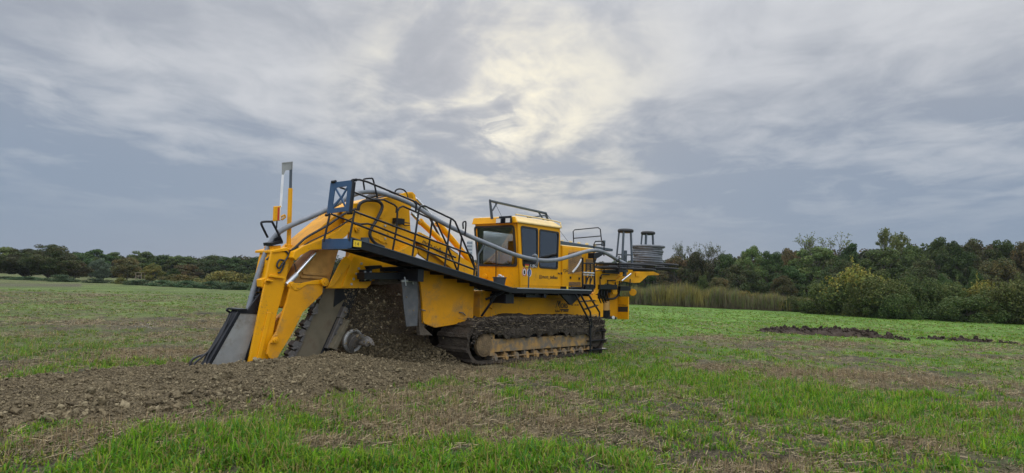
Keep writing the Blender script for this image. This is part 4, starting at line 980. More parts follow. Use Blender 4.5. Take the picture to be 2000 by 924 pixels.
def othersides(b):
    b.prism([p + [0, FARV - CV + .06, 0] for p in side], (0, -0.06, 0), [quad_round([q + [0, FARV - CV + .06, 0] for q in w]) for w in ([np.array((1.95, CV, 2.3)), np.array((3.2, CV, 2.3)), np.array((3.2, CV, 3.25)), np.array((1.9, CV, 3.25))],)])
    fr_ = [np.array((uf(CW0), FARV, CW0)), np.array((uf(CW0), CV - .003, CW0)), np.array((uf(CW1), CV - .003, CW1)), np.array((uf(CW1), FARV, CW1))]
    hole = [np.array((uf(2.3), FARV + .12, 2.3)), np.array((uf(2.3), CV - .15, 2.3)), np.array((uf(3.25), CV - .15, 3.25)), np.array((uf(3.25), FARV + .12, 3.25))]
    b.prism(fr_, (-0.05, 0, 0), [quad_round(hole)])
    b.box((ur(CW0) + .03, FARV + .02, CW0), (uf(CW0) - .02, CV - .03, CW0 + 0.06))
one('cab_shell', 'yellow', othersides, parent=CB)
one('cab_trim', 'yellow', lambda b: (b.prism([(ur(CW0) + .0, CV, CW0 + .09), (uf(CW0), CV, CW0 + .09), (uf(CW0), CV, CW0 + .11), (ur(CW0), CV, CW0 + .11)], (0, .008, 0)), b.tube([(ur(CW0 + .0) - .004, CV - .006, CW0), (ur(CW1) - .004, CV - .006, CW1)], 0.022, 8), b.tube([(uf(CW0), CV - .006, CW0), (uf(CW1), CV - .006, CW1)], 0.022, 8)), smooth=True, parent=CB)
for w in Wside:
    f = one('window_seal', 'black_rubber', lambda b: b.prism(quad_round([p + [0, -0.02, 0] for p in shrink(w, -0.012)], .075), (0, 0.035, 0), [quad_round([p + [0, -0.02, 0] for p in shrink(w, 0.03)], .06)]), parent=CB)
    one('window_pane', 'glass', lambda b: b.prism(quad_round([p + [0, -0.012, 0] for p in shrink(w, 0.025)], .06), (0, 0.006, 0)), parent=CB)
one('window_seal', 'black_rubber', lambda b: b.prism(quad_round([p + [0.02, 0, 0] for p in shrink(Wrear, -0.015)], .10), (-0.04, 0, 0), [quad_round([p + [0.02, 0, 0] for p in shrink(Wrear, 0.04)], .08)]), parent=CB)
one('window_pane', 'dark_glass', lambda b: b.prism(quad_round([p + [0.012, 0, 0] for p in shrink(Wrear, 0.03)], .08), (-0.006, 0, 0)), parent=CB)
def roof(b):
    z0, z1 = CW1 - .01, CW1 + 0.17; i = 0.14
    a = [(ur(CW1) - .06, FARV - .04, z0), (uf(CW1) + .05, FARV - .04, z0), (uf(CW1) + .05, CV + .05, z0), (ur(CW1) - .06, CV + .05, z0)]
    c = [(ur(CW1) + .0, FARV + i, z1), (uf(CW1) - i, FARV + i, z1), (uf(CW1) - .1, CV - i, z1), (ur(CW1) + .02, CV - i, z1)]
    a2 = [(p[0], p[1], z0 + .04) for p in a]
    b.add(a + a2 + c, [(3, 2, 1, 0), (8, 9, 10, 11)] + [(k, (k + 1) % 4, (k + 1) % 4 + 4, k + 4) for k in range(4)] + [(k + 4, (k + 1) % 4 + 4, (k + 1) % 4 + 8, k + 8) for k in range(4)])
one('cab_roof', 'roof_yellow', roof, 0.012, parent=CB)
one('roof_front', 'yellow', lambda b: b.prism([(ur(CW1) - .065, FARV - .045, CW1 - .012), (ur(CW1) - .065, CV + .03, CW1 - .012), (ur(CW1) - .03, CV - .08, CW1 + .14), (ur(CW1) - .03, FARV - .02, CW1 + .155)], (-0.02, 0, 0)), 0.006, parent=CB)
one('roof_rail', 'roof_yellow', lambda b: b.tube([(ur(CW1) + .02, CV - .1, CW1 + .19), (ur(CW1) + .1, CV - .06, CW1 + .2), (uf(CW1) - .1, CV - .02, CW1 + .17), (uf(CW1), CV + .03, CW1 + .10), (uf(CW1) + .02, CV + .05, CW1 + .02)], 0.016, 8, 3), smooth=True, parent=CB)
one('roof_visor', 'black', lambda b: b.prism([(ur(CW1) - .10, .42, CW1 - .02), (ur(CW1) - .10, .88, CW1 - .02), (ur(CW1) - .10, .86, CW1 + .16), (ur(CW1) - .10, .45, CW1 + .155)], (-.02, 0, 0)), parent=CB)
for vv in (0.42, 0.74):
    o = one('work_light', 'black', lambda b: b.box((ur(CW1) - .2, vv, CW1 - .03), (ur(CW1) - .13, vv + .17, CW1 + .1)), .01, parent=CB)
    one('light_lens', 'lamp_glass', lambda b: b.box((ur(CW1) - .212, vv + .015, CW1 - .018), (ur(CW1) - .202, vv + .155, CW1 + .088)), parent=o)
def inside(b):
    b.box((2.4, 0.05, 2.0), (2.95, 0.6, 2.2)); b.box((2.85, 0.08, 2.15), (3.0, 0.58, 2.9)); b.box((2.5, 0.1, 1.8), (2.9, 0.5, 2.0))
    b.box((1.95, 0.55, 1.8), (2.3, 0.9, 2.35)); b.box((2.0, -0.45, 1.8), (2.35, -0.1, 2.3)); b.box((2.1, -0.1, 1.8), (2.25, 0.5, 2.15))
one('seat_and_consoles', 'dark_interior', inside, 0.03, parent=CB)
one('monitor', 'black', lambda b: (b.box((1.98, 0.62, 2.66), (2.02, 0.88, 3.02)), b.tube([(2.02, .75, 2.3), (2.02, .75, 2.7)], .02, 6), b.box((2.2, 0.2, 2.7), (2.24, 0.42, 2.98))), .01, parent=CB)
one('interior_lining', 'dark_interior', lambda b: (b.box((ur(CW1) + .08, FARV + .08, CW1 - .06), (uf(CW1) - .06, CV - .08, CW1 - .02)), b.box((1.9, FARV + .07, 1.8), (3.4, FARV + .09, 2.4))), parent=CB)
def lining(b):
    sd2 = [p + [0, FARV - CV + .062, 0] for p in side]; hole = [np.array((1.95, FARV + .062, 2.3)), np.array((3.2, FARV + .062, 2.3)), np.array((3.2, FARV + .062, 3.25)), np.array((1.9, FARV + .062, 3.25))]
    b.prism(sd2, (0, .01, 0), [quad_round(hole)])
    sd3 = [p + [0, -.062, 0] for p in side]; b.prism(sd3, (0, -.01, 0), [quad_round([q + [0, -.062, 0] for q in w]) for w in Wside])
    fr_ = [np.array((uf(w) - .052, v, w)) for v, w in ((FARV + .07, CW0), (CV - .07, CW0), (CV - .07, CW1), (FARV + .07, CW1))]
    b.prism(fr_, (-.01, 0, 0), [quad_round([np.array((uf(w) - .052, v, w)) for v, w in ((FARV + .12, 2.3), (CV - .15, 2.3), (CV - .15, 3.25), (FARV + .12, 3.25))])])
one('interior_lining', 'dark_interior', lining, parent=CB)
one('wiper', 'black', lambda b: b.tube([Lr(971, 545) - [.05, 0, 0], Lr(971.5, 486) - [.05, 0, 0]], .012, 6), parent=CB)
one('grab_handle', 'black', lambda b: b.tube([(uf(2.2) - .12, CV + .02, 2.20), (uf(2.2) - .10, CV + .045, 2.16), (uf(2.2) - .04, CV + .03, 2.19)], .013, 6), parent=CB)
one('floor_lamp', 'yellow', lambda b: (b.cyl(Lr(948, 541) - [.04, 0, 0], Lr(948, 541) + [.01, 0, 0], .085, 20), b.cyl(Lr(948, 541) - [.06, 0, 0], Lr(948, 541) - [.03, 0, 0], .05, 16)), .006, True, parent=CB)
# writing and stickers on the cab side
q = Lv(1059, 543.5, CV + .004)
text('lettering', 'mors_tiefbau', (q[0], CV + .003, q[2]), 0.125, CB, 'ink', wid=1.0, ang=0.0, bold=0.002)
q2 = Lv(1055.5, 541, CV)
def insta(b):
    c = np.array((q2[0], CV + .002, q2[2])); o = [(c[0] + x, c[1], c[2] + z) for x, z in rrect(-.05, -.05, .05, .05, .022)]; i_ = [(c[0] + x, c[1], c[2] + z) for x, z in rrect(-.038, -.038, .038, .038, .016)]
    b.prism(o, (0, .003, 0), [i_]); b.torus((c[0], c[1] + .002, c[2]), .02, .005, 16, 4, 'v')
one('camera_emblem', 'ink', insta, parent=CB)
for x, y, m2 in ((1024, 531, 'ink'), (1033.5, 532.5, 'sign_blue')):
    q = Lv(x, y, CV)
    disc = lambda b, r, d: b.prism([(q[0] + r * .8 * math.cos(t), CV + d, q[2] + r * math.sin(t)) for t in np.linspace(0, 2 * math.pi, 25)[:-1]], (0, .003, 0))
    s_ = one('safety_sticker', 'white', lambda b: disc(b, .115, .001), parent=CB)
    if m2 == 'ink':
        one('sticker_ring', 'red', lambda b: b.prism([(q[0] + .088 * math.cos(t), CV + .0045, q[2] + .11 * math.sin(t)) for t in np.linspace(0, 2 * math.pi, 25)[:-1]], (0, .002, 0), [[(q[0] + .068 * math.cos(t), CV + .0045, q[2] + .088 * math.sin(t)) for t in np.linspace(0, 2 * math.pi, 25)[:-1]]]), parent=s_)
        one('sticker_mark', 'ink', lambda b: b.prism([(q[0] + x_, CV + .0045, q[2] + z_) for x_, z_ in ((-.03, -.06), (.03, -.06), (.035, .0), (.02, .06), (.005, .02), (-.015, .06), (-.035, .01))], (0, .002, 0)), parent=s_)
    else:
        one('sticker_mark', 'sign_blue', lambda b: b.prism([(q[0] + .072 * math.cos(t), CV + .0045, q[2] + .095 * math.sin(t)) for t in np.linspace(0, 2 * math.pi, 25)[:-1]], (0, .002, 0)), parent=s_)
        one('sticker_figure', 'white', lambda b: b.prism([(q[0] + x_, CV + .007, q[2] + z_) for x_, z_ in ((-.014, -.07), (.014, -.07), (.02, .02), (.0, .07), (-.02, .02))], (0, .002, 0)), parent=s_)
q = Lv(1022, 512, CV); q9 = Lv(1047, 519, CV)
pls = one('name_plate', 'black', lambda b: b.box((q[0], CV + .016, q9[2] - .0), (q9[0], CV + .022, q[2] + .02)), parent=CB)
fu, fw = q[0] + .05, q[2] - .03
for k, mm in enumerate(('flag_gold', 'red', 'ink')):
    one('flag_stripe', mm, lambda b: b.box((fu, CV + .0221, fw - .09 + k * .034), (fu + .16, CV + .0235, fw - .09 + (k + 1) * .034)), parent=pls)
text('lettering', 'S. JENS', (fu + .20, CV + .0235, fw - .085), 0.10, pls, 'white', wid=0.95)

# --- frame and guys over the cab roof
rt = lambda x, y: Lv(x, y, 0.0)
tubep('roof_frame', 'slate', [[Lv(961, 428, 0.3), Lv(957, 392, 0.3), Lv(1066, 416.5, 0.3), Lv(1071, 434, 0.3)]], 0.038)
tubep('frame_brace', 'slate', [[Lv(971, 396, 0.3), Lv(962, 411, 0.3)], [Lv(1051, 413, 0.3), Lv(1063, 432, 0.3)], [Lv(1030, 425, 0.3), Lv(1063, 421, 0.3), Lv(1067, 423, .3)]], 0.022)
tubep('guy_wire', 'slate', [[Lv(966, 395, 0.3), Lv(981, 425, 0.4)], [Lv(1067, 417, .3), Lv(1109, 471, 0.5)]], 0.006, seg=5)
# --- engine house in front of the cab
EV = 0.95; E0 = Lv(1096, 560, EV)[0]; E1 = Lv(1162, 560, EV)[0]
ez = lambda x, y: Lv(x, y, EV)[2]
def engine(b):
    z = ez(1110, 481)
    b.box((E0, -0.75, 1.75), (E1, EV, z))
    b.box((E0 + .02, EV, 1.78), (E0 + .46, EV + .012, z - .04)); b.box((E0 + .49, EV, 1.78), (E1 - .55, EV + .012, z - .04)); b.box((E1 - .52, EV, 1.78), (E1 - .02, EV + .012, z - .04))
EN = one('engine_house', 'yellow', engine, 0.008)
one('engine_roof', 'roof_yellow', lambda b: (b.prism([(E0, EV, ez(1110, 481)), (E1 + .1, EV, ez(1110, 481)), (E1 + .1, EV - .3, ez(1110, 481) + .12), (E0, EV - .3, ez(1110, 481) + .12)], (0, -1.2, 0)), b.tube([(E0 + .1, .8, ez(1110, 481) + .07), (E1 - .2, .8, ez(1110, 481) + .05)], .05, 10), [b.cyl((E0 + .25 + .4 * k, .75, ez(1110, 481) + .05), (E0 + .25 + .4 * k, .75, ez(1110, 481) + .17), .045, 10) for k in range(5)]), 0.01)
def grille(pix, nm):
    def g_(b):
        P = [Lv(x, y, EV + .016) for x, y in pix]; b.prism(P, (0, .004, 0))
    o = one('grille', 'dark_interior', g_)
    def bars(b):
        P = [Lv(x, y, EV + .021) for x, y in pix]; u0, u1 = min(p[0] for p in P), max(p[0] for p in P); w0, w1 = min(p[2] for p in P), max(p[2] for p in P)
        d = 0.055; k = -int((w1 - w0) / d) - 1
        while u0 + k * d < u1:
            a = u0 + k * d; lo = max(u0, a); hi = min(u1, a + (w1 - w0))
            if hi - lo > .01: b.tube([(lo, EV + .022, w0 + lo - a), (hi, EV + .022, w0 + hi - a)], .007, 4)
            k += 1
    one('grille_mesh', 'tan_steel', bars, parent=o)
grille([(1110, 494), (1136, 490), (1136, 530), (1110, 535)], ''); grille([(1144, 506), (1158, 506), (1158, 528), (1144, 528)], ''); grille([(1111, 551), (1134, 551), (1134, 558), (1111, 558)], '')
q = Lv(1092, 533, EV + .014); text('lettering', 'rpin', (E0 + .05, EV + .014, Lv(1097, 531, EV)[2]), 0.17, EN, 'ink')
for x, y in ((1096, 534), (1114, 542), (1131, 544), (1147, 544)):
    one('latch', 'black', lambda b: b.box(Lv(x, y, EV + .015) - [.035, 0, .035], Lv(x, y, EV + .015) + [.035, .015, .03]), .006)
one('silver_duct', 'foil', lambda b: b.tube(TP([(1118, 532, EV + .025), (1128, 520, EV + .025), (1135, 507, EV + .025)]), .03, 8), smooth=True)
one('deck_box', 'black', lambda b: (b.box(Lv(1094, 568, 1.1), Lv(1112, 560, 1.3)), b.box(Lv(1114, 569, 1.1), Lv(1160, 561, 1.15)), b.tube(TP([(1112, 563, 1.2), (1128, 562, 1.2), (1140, 566, 1.25), (1155, 566, 1.2)]), .03, 8, 3)), .006)
one('deck_tag', 'flag_gold', lambda b: b.box(Lv(1106, 566, 1.32), Lv(1110, 559.5, 1.34)))
# long dark beam and hoop rails on top
one('top_beam', 'slate', lambda b: (b.prism([Lv(1092, 470, .88), Lv(1197, 486, .88), Lv(1197, 491, .88), Lv(1150, 487.5, .88), Lv(1092, 479, .88)], (0, -.22, 0)), [b.prism([Lv(1096 + 9 * k, 479 + 1.3 * k, .85), Lv(1100 + 9 * k, 479.6 + 1.3 * k, .85), Lv(1100 + 9 * k, 483 + 1.3 * k, .85), Lv(1096 + 9 * k, 482.4 + 1.3 * k, .85)], (0, -.15, 0)) for k in range(6)]), .006)
tubep('hoop_rail', 'black', [TP([(1120.5, 474, .1), (1119.5, 452, .1), (1122, 449, .1), (1168, 444.5, .1), (1172.5, 448, .1), (1175.5, 476, .1)]), TP([(1120, 465.5, .1), (1173, 461, .1)])], 0.017)
tubep('pipe_hoop', 'black', [TP([(1160.5, 562, 1.25), (1160, 477, 1.25), (1163, 471.5, 1.25), (1177, 471, 1.25), (1180, 475, 1.25), (1179.5, 500, 1.25)]), TP([(1160, 478.5, 1.25), (1175, 477.5, 1.25)])], 0.018)
one('hoop_post', 'slate', lambda b: b.box(Lv(1174, 481, 1.0), Lv(1178, 470, 1.0) + [0, .08, 0]))
one('pipe_cradle', 'black', lambda b: (b.prism([Lv(x, y, 1.35) for x, y in ((1160, 494), (1178, 493), (1179, 497), (1168, 504), (1160, 505))], (0, -.2, 0)), b.tube(TP([(1166, 500, 1.25), (1161, 515, 1.25)]), .02, 6)), .004)
def ladder(b):
    for x0, x1 in ((1138, 1138), (1160, 1161.5)): b.tube(TP([(x0, 503 if x0 < 1150 else 500, 1.3), (x1, 562, 1.3)]), .03, 6)
    for x0 in (1145, 1153): b.tube(TP([(x0, 514, 1.3), (x0 - .5, 562, 1.3)]), .02, 6)
    b.tube(TP([(1138, 514, 1.3), (1161, 515, 1.3)]), .022, 6); b.tube(TP([(1138, 556, 1.3), (1161, 557, 1.3)]), .022, 6)
    b.tube(TP([(1144, 555, 1.3), (1153, 533, 1.3)]), .018, 6); b.tube(TP([(1152, 555, 1.3), (1160, 533, 1.3)]), .018, 6); b.box(Lv(1137, 564, 1.2), Lv(1162, 556, 1.3))
one('ladder_frame', 'black', ladder, smooth=False)
one('ladder_rung', 'galv', lambda b: (b.tube(TP([(1139, 532.5, 1.34), (1160, 533.5, 1.34)]), .024, 8), b.tube(TP([(1139, 537, 1.34), (1160, 538, 1.34)]), .014, 6)), smooth=True)
def steps(b):
    for pth in ([(1124, 575, 1.42), (1150, 625, 1.48), (1153, 640, 1.48), (1153, 688, 1.48)], [(1134, 575, 1.40), (1153, 610, 1.46), (1156, 640, 1.46)], [(1151, 578, 1.0), (1171, 610, 1.05), (1171, 618, 1.05), (1165, 622, 1.1), (1161, 620, 1.2)], [(1168, 624, 1.1), (1168, 690, 1.1)]):
        b.tube(TP(pth), .028, 6)
    for y in (646, 664, 682): b.box(Lv(1152, y, 1.46) - [0, .02, .02], Lv(1168, y, 1.12) + [0, .02, .02])
    for t in (.3, .6): 
        A = Lv(1124 + 26 * t, 575 + 50 * t, 1.42); B_ = Lv(1151 + 20 * t, 578 + 32 * t, 1.0); b.prism([A, B_, B_ + [.16, 0, 0], A + [.16, 0, 0]], (0, 0, .03))
one('access_steps', 'black', steps, .004)
# --- front frame, pump and counterweight
FV = 0.62
def nose(b, v0, v1):
    b.pv([(1163, 528), (1180, 524), (1245, 523), (1262, 525), (1288, 535), (1287, 537.5), (1266, 538), (1250, 552), (1240, 553), (1215, 549), (1207, 556), (1205, 575), (1198, 575), (1196, 556), (1185, 553), (1172, 560), (1168, 573), (1160, 578), (1158, 574), (1163, 566)], v0, v1)
one('front_frame', 'yellow', lambda b: nose(b, FV, FV - .07), .01)
one('front_frame', 'yellow', lambda b: nose(b, -FV + .1, -FV + .03), .01)
one('frame_plate', 'yellow', lambda b: (b.pv([(1198, 552), (1232, 522), (1246, 523), (1214, 548)], FV + .05, FV), b.pv([(1242, 532), (1250, 532), (1250, 540), (1242, 540)], FV + .03, FV), b.pv([(1165, 526), (1180, 523), (1262, 525), (1262, 531), (1165, 534)], FV - .07, -FV + .1)), .006)
one('stay_rod', 'chrome', lambda b: b.cyl(Lv(1214, 549, FV + .1), Lv(1232, 535, FV + .1), .03, 12), smooth=True)
one('frame_handle', 'black', lambda b: (b.tube(TP([(1174, 545, FV + .1), (1174, 538, FV + .1), (1177, 536.5, FV + .1), (1190, 536.5, FV + .1)]), .022, 6), b.pv([(1182, 527), (1210, 526), (1210, 535), (1182, 533)], FV + .12, FV + .02)), smooth=False)
def pump(b):
    b.pv([(1166, 562), (1205, 562), (1212, 580), (1205, 600), (1166, 600)], .3, -.5); b.pv([(1171, 556), (1206, 556), (1206, 566), (1171, 565)], .68, .2); b.pv([(1212, 559), (1232, 559), (1232, 568), (1212, 568)], .66, .3)
    b.tube(TP([(1172, 556, .66), (1172, 540, .66)]), .02, 6); b.tube(TP([(1187, 562, .66), (1187, 548, .66), (1202, 548, .66), (1202, 562, .66)]), .022, 6); b.tube(TP([(1210, 558, .66), (1210, 548, .66)]), .02, 6); b.tube(TP([(1230, 560, .66), (1231, 545, .66)]), .02, 6)
    b.cyl(Lv(1181, 612, .5), Lv(1181, 606, .0), .16, 16); b.pv([(1172, 605), (1192, 605), (1192, 620), (1172, 620)], .5, .1); b.pv([(1170, 617), (1204, 619), (1204, 624), (1172, 622)], .5, .1)
    b.tube(TP([(1170, 575, .5), (1185, 583, .55), (1200, 583, .55), (1208, 575, .55), (1210, 563, .6)]), .035, 8, 3)
    for k in range(4): b.tube(TP([(1171 + 5 * k, 561, .55), (1168 + 6 * k, 575, .6), (1174 + 5 * k, 592, .55)]), .022, 6, 3)
one('pump_set', 'black', pump, .006)
one('oil_filter', 'tan_steel', lambda b: b.cyl(Lv(1181, 606, .45), Lv(1181, 588, .45), .15, 20), .01, True)
one('side_tank', 'yellow_dusty', lambda b: b.pv([(1191, 572), (1207, 570), (1206, 620), (1191, 617)], .42, -.4), .01)
one('tow_roller', 'yellow', lambda b: b.cyl(Lv(1236, 571, .62), Lv(1236, 571, -.4), .115, 18), .01, True)
cw = one('rear_board', 'yellow', lambda b: b.prism([Lu(x, y, 7.35) for x, y in ((1206.5, 579), (1227, 579.5), (1226.5, 624), (1205.5, 623.5))], (.06, 0, 0)), .006)
bl = [Lu(x, y, 7.346) for x, y in ((1207.3, 598.8), (1226.2, 599), (1226, 609.3), (1207, 609))]
one('board_band', 'ink', lambda b: b.prism(bl, (.003, 0, 0)), parent=cw)
q = Lu(1208, 596.5, 7.345); q1 = Lu(1225.5, 596.5, 7.345)
text('lettering', 'mors-tiefbau.de', q, 0.06, cw, 'ink', rear=True, wid=abs(q1[1] - q[1]) / 0.42)
one('marker_lamp', 'white', lambda b: b.cyl(Lv(1198, 620, .5), Lv(1198, 620, .55), .05, 12))
# --- pipe reels on the nose
def reel(u, v, zr, ztop, R_, nm, topv=0.235):
    g = empty('pipe_reel'); g.parent = ROOT
    def rings(b):
        for dz in (0, -.13): b.torus((u, v, zr + dz), R_, .034, 56, 8)
        b.torus((u, v, zr - .05), R_ * .55, .02, 40, 6)
        for k in range(10):
            a = 2 * math.pi * k / 10; c, s_ = math.cos(a), math.sin(a)
            b.tube([(u + .1 * c, v + .1 * s_, zr - .1), (u + R_ * c, v + R_ * s_, zr - .1)], .018, 6); b.tube([(u + R_ * c, v + R_ * s_, zr - .1), (u + R_ * c, v + R_ * s_, zr)], .016, 6)
    one('reel_ring', 'black', rings, parent=g, smooth=True)
    one('reel_core', 'slate', lambda b: ([b.tube([(u + .28 * math.cos(a), v + .28 * math.sin(a), zr - .1), (u + .2 * math.cos(a), v + .2 * math.sin(a), ztop - .04)], .028, 8) for a in np.radians((20, 92, 164, 236, 308))], b.torus((u, v, zr + .32), .24, .014, 24, 6), b.cyl((u, v, zr - .35), (u, v, zr + .45), .06, 12)), parent=g, smooth=True)
    one('reel_cap', 'black_rubber', lambda b: (b.torus((u, v, ztop), topv * .8, .06, 40, 12), b.cyl((u, v, ztop - .05), (u, v, ztop + .05), topv * .8, 24)), parent=g, smooth=True)
R1 = (6.9, 0.9); R2 = (9.5, 0.2)
z1 = Lv(1222, 518, .9)[2]; z2 = Lv(1266, 517, .2)[2]
reel(R1[0], R1[1], z1, Lv(1222, 451, .9)[2], 0.92, '')
reel(R2[0], R2[1], z2, Lv(1266, 455.5, .2)[2], 1.02, '')
one('reel_bed', 'slate', lambda b: (b.box((R1[0] - .4, -.3, z1 - .22), (R2[0] + .3, .35, z1 - .17)), b.box((R1[0] - .12, .3, z1 - .22), (R1[0] + .12, .95, z1 - .14))), .006)
one('guide_beam', 'black', lambda b: (b.tube(TP([(1162, 514, 1.2), (1205, 514, 1.3)]), .024, 6), b.tube(TP([(1162, 521, 1.2), (1205, 521, 1.3)]), .024, 6), b.tube(TP([(1209, 500, 1.3), (1209, 535, 1.3)]), .02, 6), b.tube(TP([(1180, 514, 1.25), (1180, 528, 1.2)]), .014, 6), b.tube(TP([(1162, 529, 1.2), (1208, 528, 1.2)]), .012, 6)), smooth=True)

# --- posts that hold the pipe up over the walkway
tubep('pipe_post', 'slate', [TP([(1032, 565, 1.36), (1033.5, 520, 1.40)])], .017)
one('pipe_clip', 'grey_pipe', lambda b: b.tube(TP([(1041, 500, 1.36), (1045, 498, 1.44), (1049, 502, 1.46), (1049.5, 514, 1.46), (1046, 519, 1.4)]), .03, 8, 3), smooth=True)
tubep('pipe_post', 'slate', [TP([(934, 552, 1.2), (934.5, 497, 1.2), (947, 477, 1.2)])], .02)
# ------------------------------------------------------------------ things the machine carries
pp = [(485, 606, 0), (490, 585, 0), (500, 550, 0), (512, 513, 0), (521, 490, .0), (531, 470, .0), (545, 454, .05), (562, 443.5, .1), (585, 433, .15), (610, 422.5, .2), (635, 411, .25), (660, 397, .3), (685, 383, .35), (705, 376, .4), (725, 374.5, .45), (745, 377, .5), (775, 386.5, .6), (808, 401, .7), (840, 421, .85), (870, 438, 1.0), (900, 453, 1.1), (930, 467, 1.22), (960, 479.5, 1.32), (990, 492, 1.38), (1017, 501, 1.42), (1045, 507, 1.42), (1068, 509, 1.4), (1090, 507, 1.38), (1118, 499.5, 1.36), (1140, 492.5, 1.32), (1158, 489, 1.3), (1173, 490.5, 1.28), (1188, 497, 1.2), (1205, 507, 1.1), (1222, 515, 1.2)]
def corrugate(path, r, amp=0.05, step=0.03):
    P = catmull([np.array(p, float) for p in path], 24); P = np.array(P); d = np.concatenate([[0], np.cumsum(np.linalg.norm(np.diff(P, axis=0), axis=1))])
    s = np.arange(0, d[-1], step); Q = np.stack([np.interp(s, d, P[:, k]) for k in range(3)], 1)
    return Q, [r * (1 + (amp if k % 2 else -amp)) for k in range(len(Q))]
b = MB(); Q, rr = corrugate(TP(pp), 0.051); b.tube(list(Q), rr, 12)
o = b.build('drain_pipe', 'grey_pipe', None, smooth=False); o.data.polygons.foreach_set('use_smooth', np.ones(len(o.data.polygons), bool)); o.matrix_world = Matrix.Translation(Vector(OO)) @ Matrix.Rotation(math.atan2(HH[1], HH[0]), 4, 'Z')
tag(o, 'long grey corrugated drain pipe running from the reels past cab and boom to the ground', 'drain pipe')
def coil():
    P = []; zb = z2 + .02; n = 7; c = R2
    rr = np.random.default_rng(3)
    for k in range(n * 24):
        a = 2 * math.pi * k / 24; R_ = 0.47 + 0.02 * math.sin(a * 1.7 + k * .02) + .01 * math.sin(k * .37); P.append((c[0] + R_ * math.cos(a), c[1] + R_ * math.sin(a), zb + .06 + k / 24 * 0.072))
    top = zb + .05 + n * 0.072
    P += [(c[0] + .50 * math.cos(a), c[1] + .56 * math.sin(a), top + .04) for a in np.linspace(.1, 5.0, 18)]
    b = MB(); b.tube(P, 0.046, 10); 
    for k in range(7): pass
    P2 = [(c[0] + .36 * math.cos(a), c[1] + .36 * math.sin(a), zb + .05 + a / 6.283 * .08) for a in np.linspace(0, 37, 150)]; b.tube(P2, .044, 8)
    a0 = P[-1]; b.tube([a0, (a0[0] + .1, a0[1] + .2, a0[2] - .01), (a0[0] + .3, a0[1] + .42, a0[2] - .02)], .056, 10, 4)
    o = b.build('pipe_coil', 'grey_coil', None, smooth=True); o.matrix_world = Matrix.Translation(Vector(OO)) @ Matrix.Rotation(math.atan2(HH[1], HH[0]), 4, 'Z')
    tag(o, 'stacked coil of grey corrugated drain pipe sitting on the front reel', 'pipe coil')
coil()
MW = Matrix.Translation(Vector(OO)) @ Matrix.Rotation(math.atan2(HH[1], HH[0]), 4, 'Z')
def bucket():
    # stands on the walkway behind the cab
    c = Lv(975, 562, 1.2); root = empty('bucket'); root.matrix_world = MW @ Matrix.Translation(Vector((c[0], -c[1], WZ + .005)))
    tag(root, 'black plastic builder bucket with rags in it standing on the walkway behind the cab', 'bucket')
    b = MB(); P = []; F = []; k = 24
    prof = [(.115, 0), (.118, .01), (.155, .24), (.168, .245), (.168, .268), (.15, .262), (.11, .02), (0.001, .02)]
    for r, z in [(0.001, 0)] + prof: P += [(r * math.cos(2 * math.pi * i / k), r * math.sin(2 * math.pi * i / k), z) for i in range(k)]
    n = len(prof) + 1; F = [[i * k + j, i * k + (j + 1) % k, (i + 1) * k + (j + 1) % k, (i + 1) * k + j] for i in range(n - 1) for j in range(k)]
    b.add(P, F); b.build('tub', 'bucket', root, smooth=True)
    g = np.random.default_rng(2); b = MB(); LVv, LFf = LUMPS[2]
    for q in range(5): V = LVv * g.uniform(.04, .075) * [1, 1, .6] + [g.normal(0, .04), g.normal(0, .04), .27 + .01 * q]; b.add(V, LFf.tolist())
    b.build('rag', 'foil', root)
bucket()
g_ = np.random.default_rng(31); n_ = 60
uu = g_.uniform(.9, 2.6, n_); vv = g_.uniform(1.15, 1.4, n_); Pn = np.array([loc((a, c, WZ + .03 + max(0, 1.02 - a) * 0.15)) for a, c in zip(uu, vv)]); sz = g_.uniform(.01, .03, n_)
V_, F_, N_, C_ = scatter_lumps(Pn, sz, soil_cols(n_, g_) * 1.3, g_, LUMPS_S)
o = np_mesh('walkway_crumbs', V_, F_, N_, ['clod'], C_); o.matrix_world = MW; tag(o, 'crumbs of dry earth lying on the walkway by the bucket', 'earth crumbs', kind='stuff')
# ------------------------------------------------------------------ trees, shrubs, reeds
PALS = {
    'oak': [(0.043, 0.065, 0.021), (0.052, 0.076, 0.024), (0.067, 0.082, 0.026), (0.073, 0.071, 0.028)],
    'green': [(0.043, 0.073, 0.021), (0.053, 0.088, 0.024), (0.069, 0.096, 0.026)],
    'light': [(0.082, 0.112, 0.030), (0.099, 0.125, 0.034), (0.069, 0.099, 0.028), (0.120, 0.129, 0.039)],
    'yellow': [(0.118, 0.128, 0.036), (0.140, 0.138, 0.036), (0.100, 0.114, 0.032), (0.185, 0.15, 0.034)], 'gold_': [(0.165, 0.178, 0.034), (0.19, 0.175, 0.034), (0.13, 0.155, 0.032), (0.22, 0.19, 0.034)],
    'russet': [(0.090, 0.073, 0.029), (0.082, 0.077, 0.031), (0.069, 0.077, 0.029), (0.112, 0.079, 0.029)],
    'willow': [(0.090, 0.116, 0.073), (0.107, 0.133, 0.086), (0.077, 0.101, 0.060)],
    'hedge': [(0.047, 0.073, 0.019), (0.060, 0.086, 0.021), (0.090, 0.107, 0.026), (0.039, 0.060, 0.017)],
    'bramble': [(0.047, 0.082, 0.036), (0.060, 0.099, 0.043), (0.039, 0.069, 0.030), (0.077, 0.095, 0.039)],
}
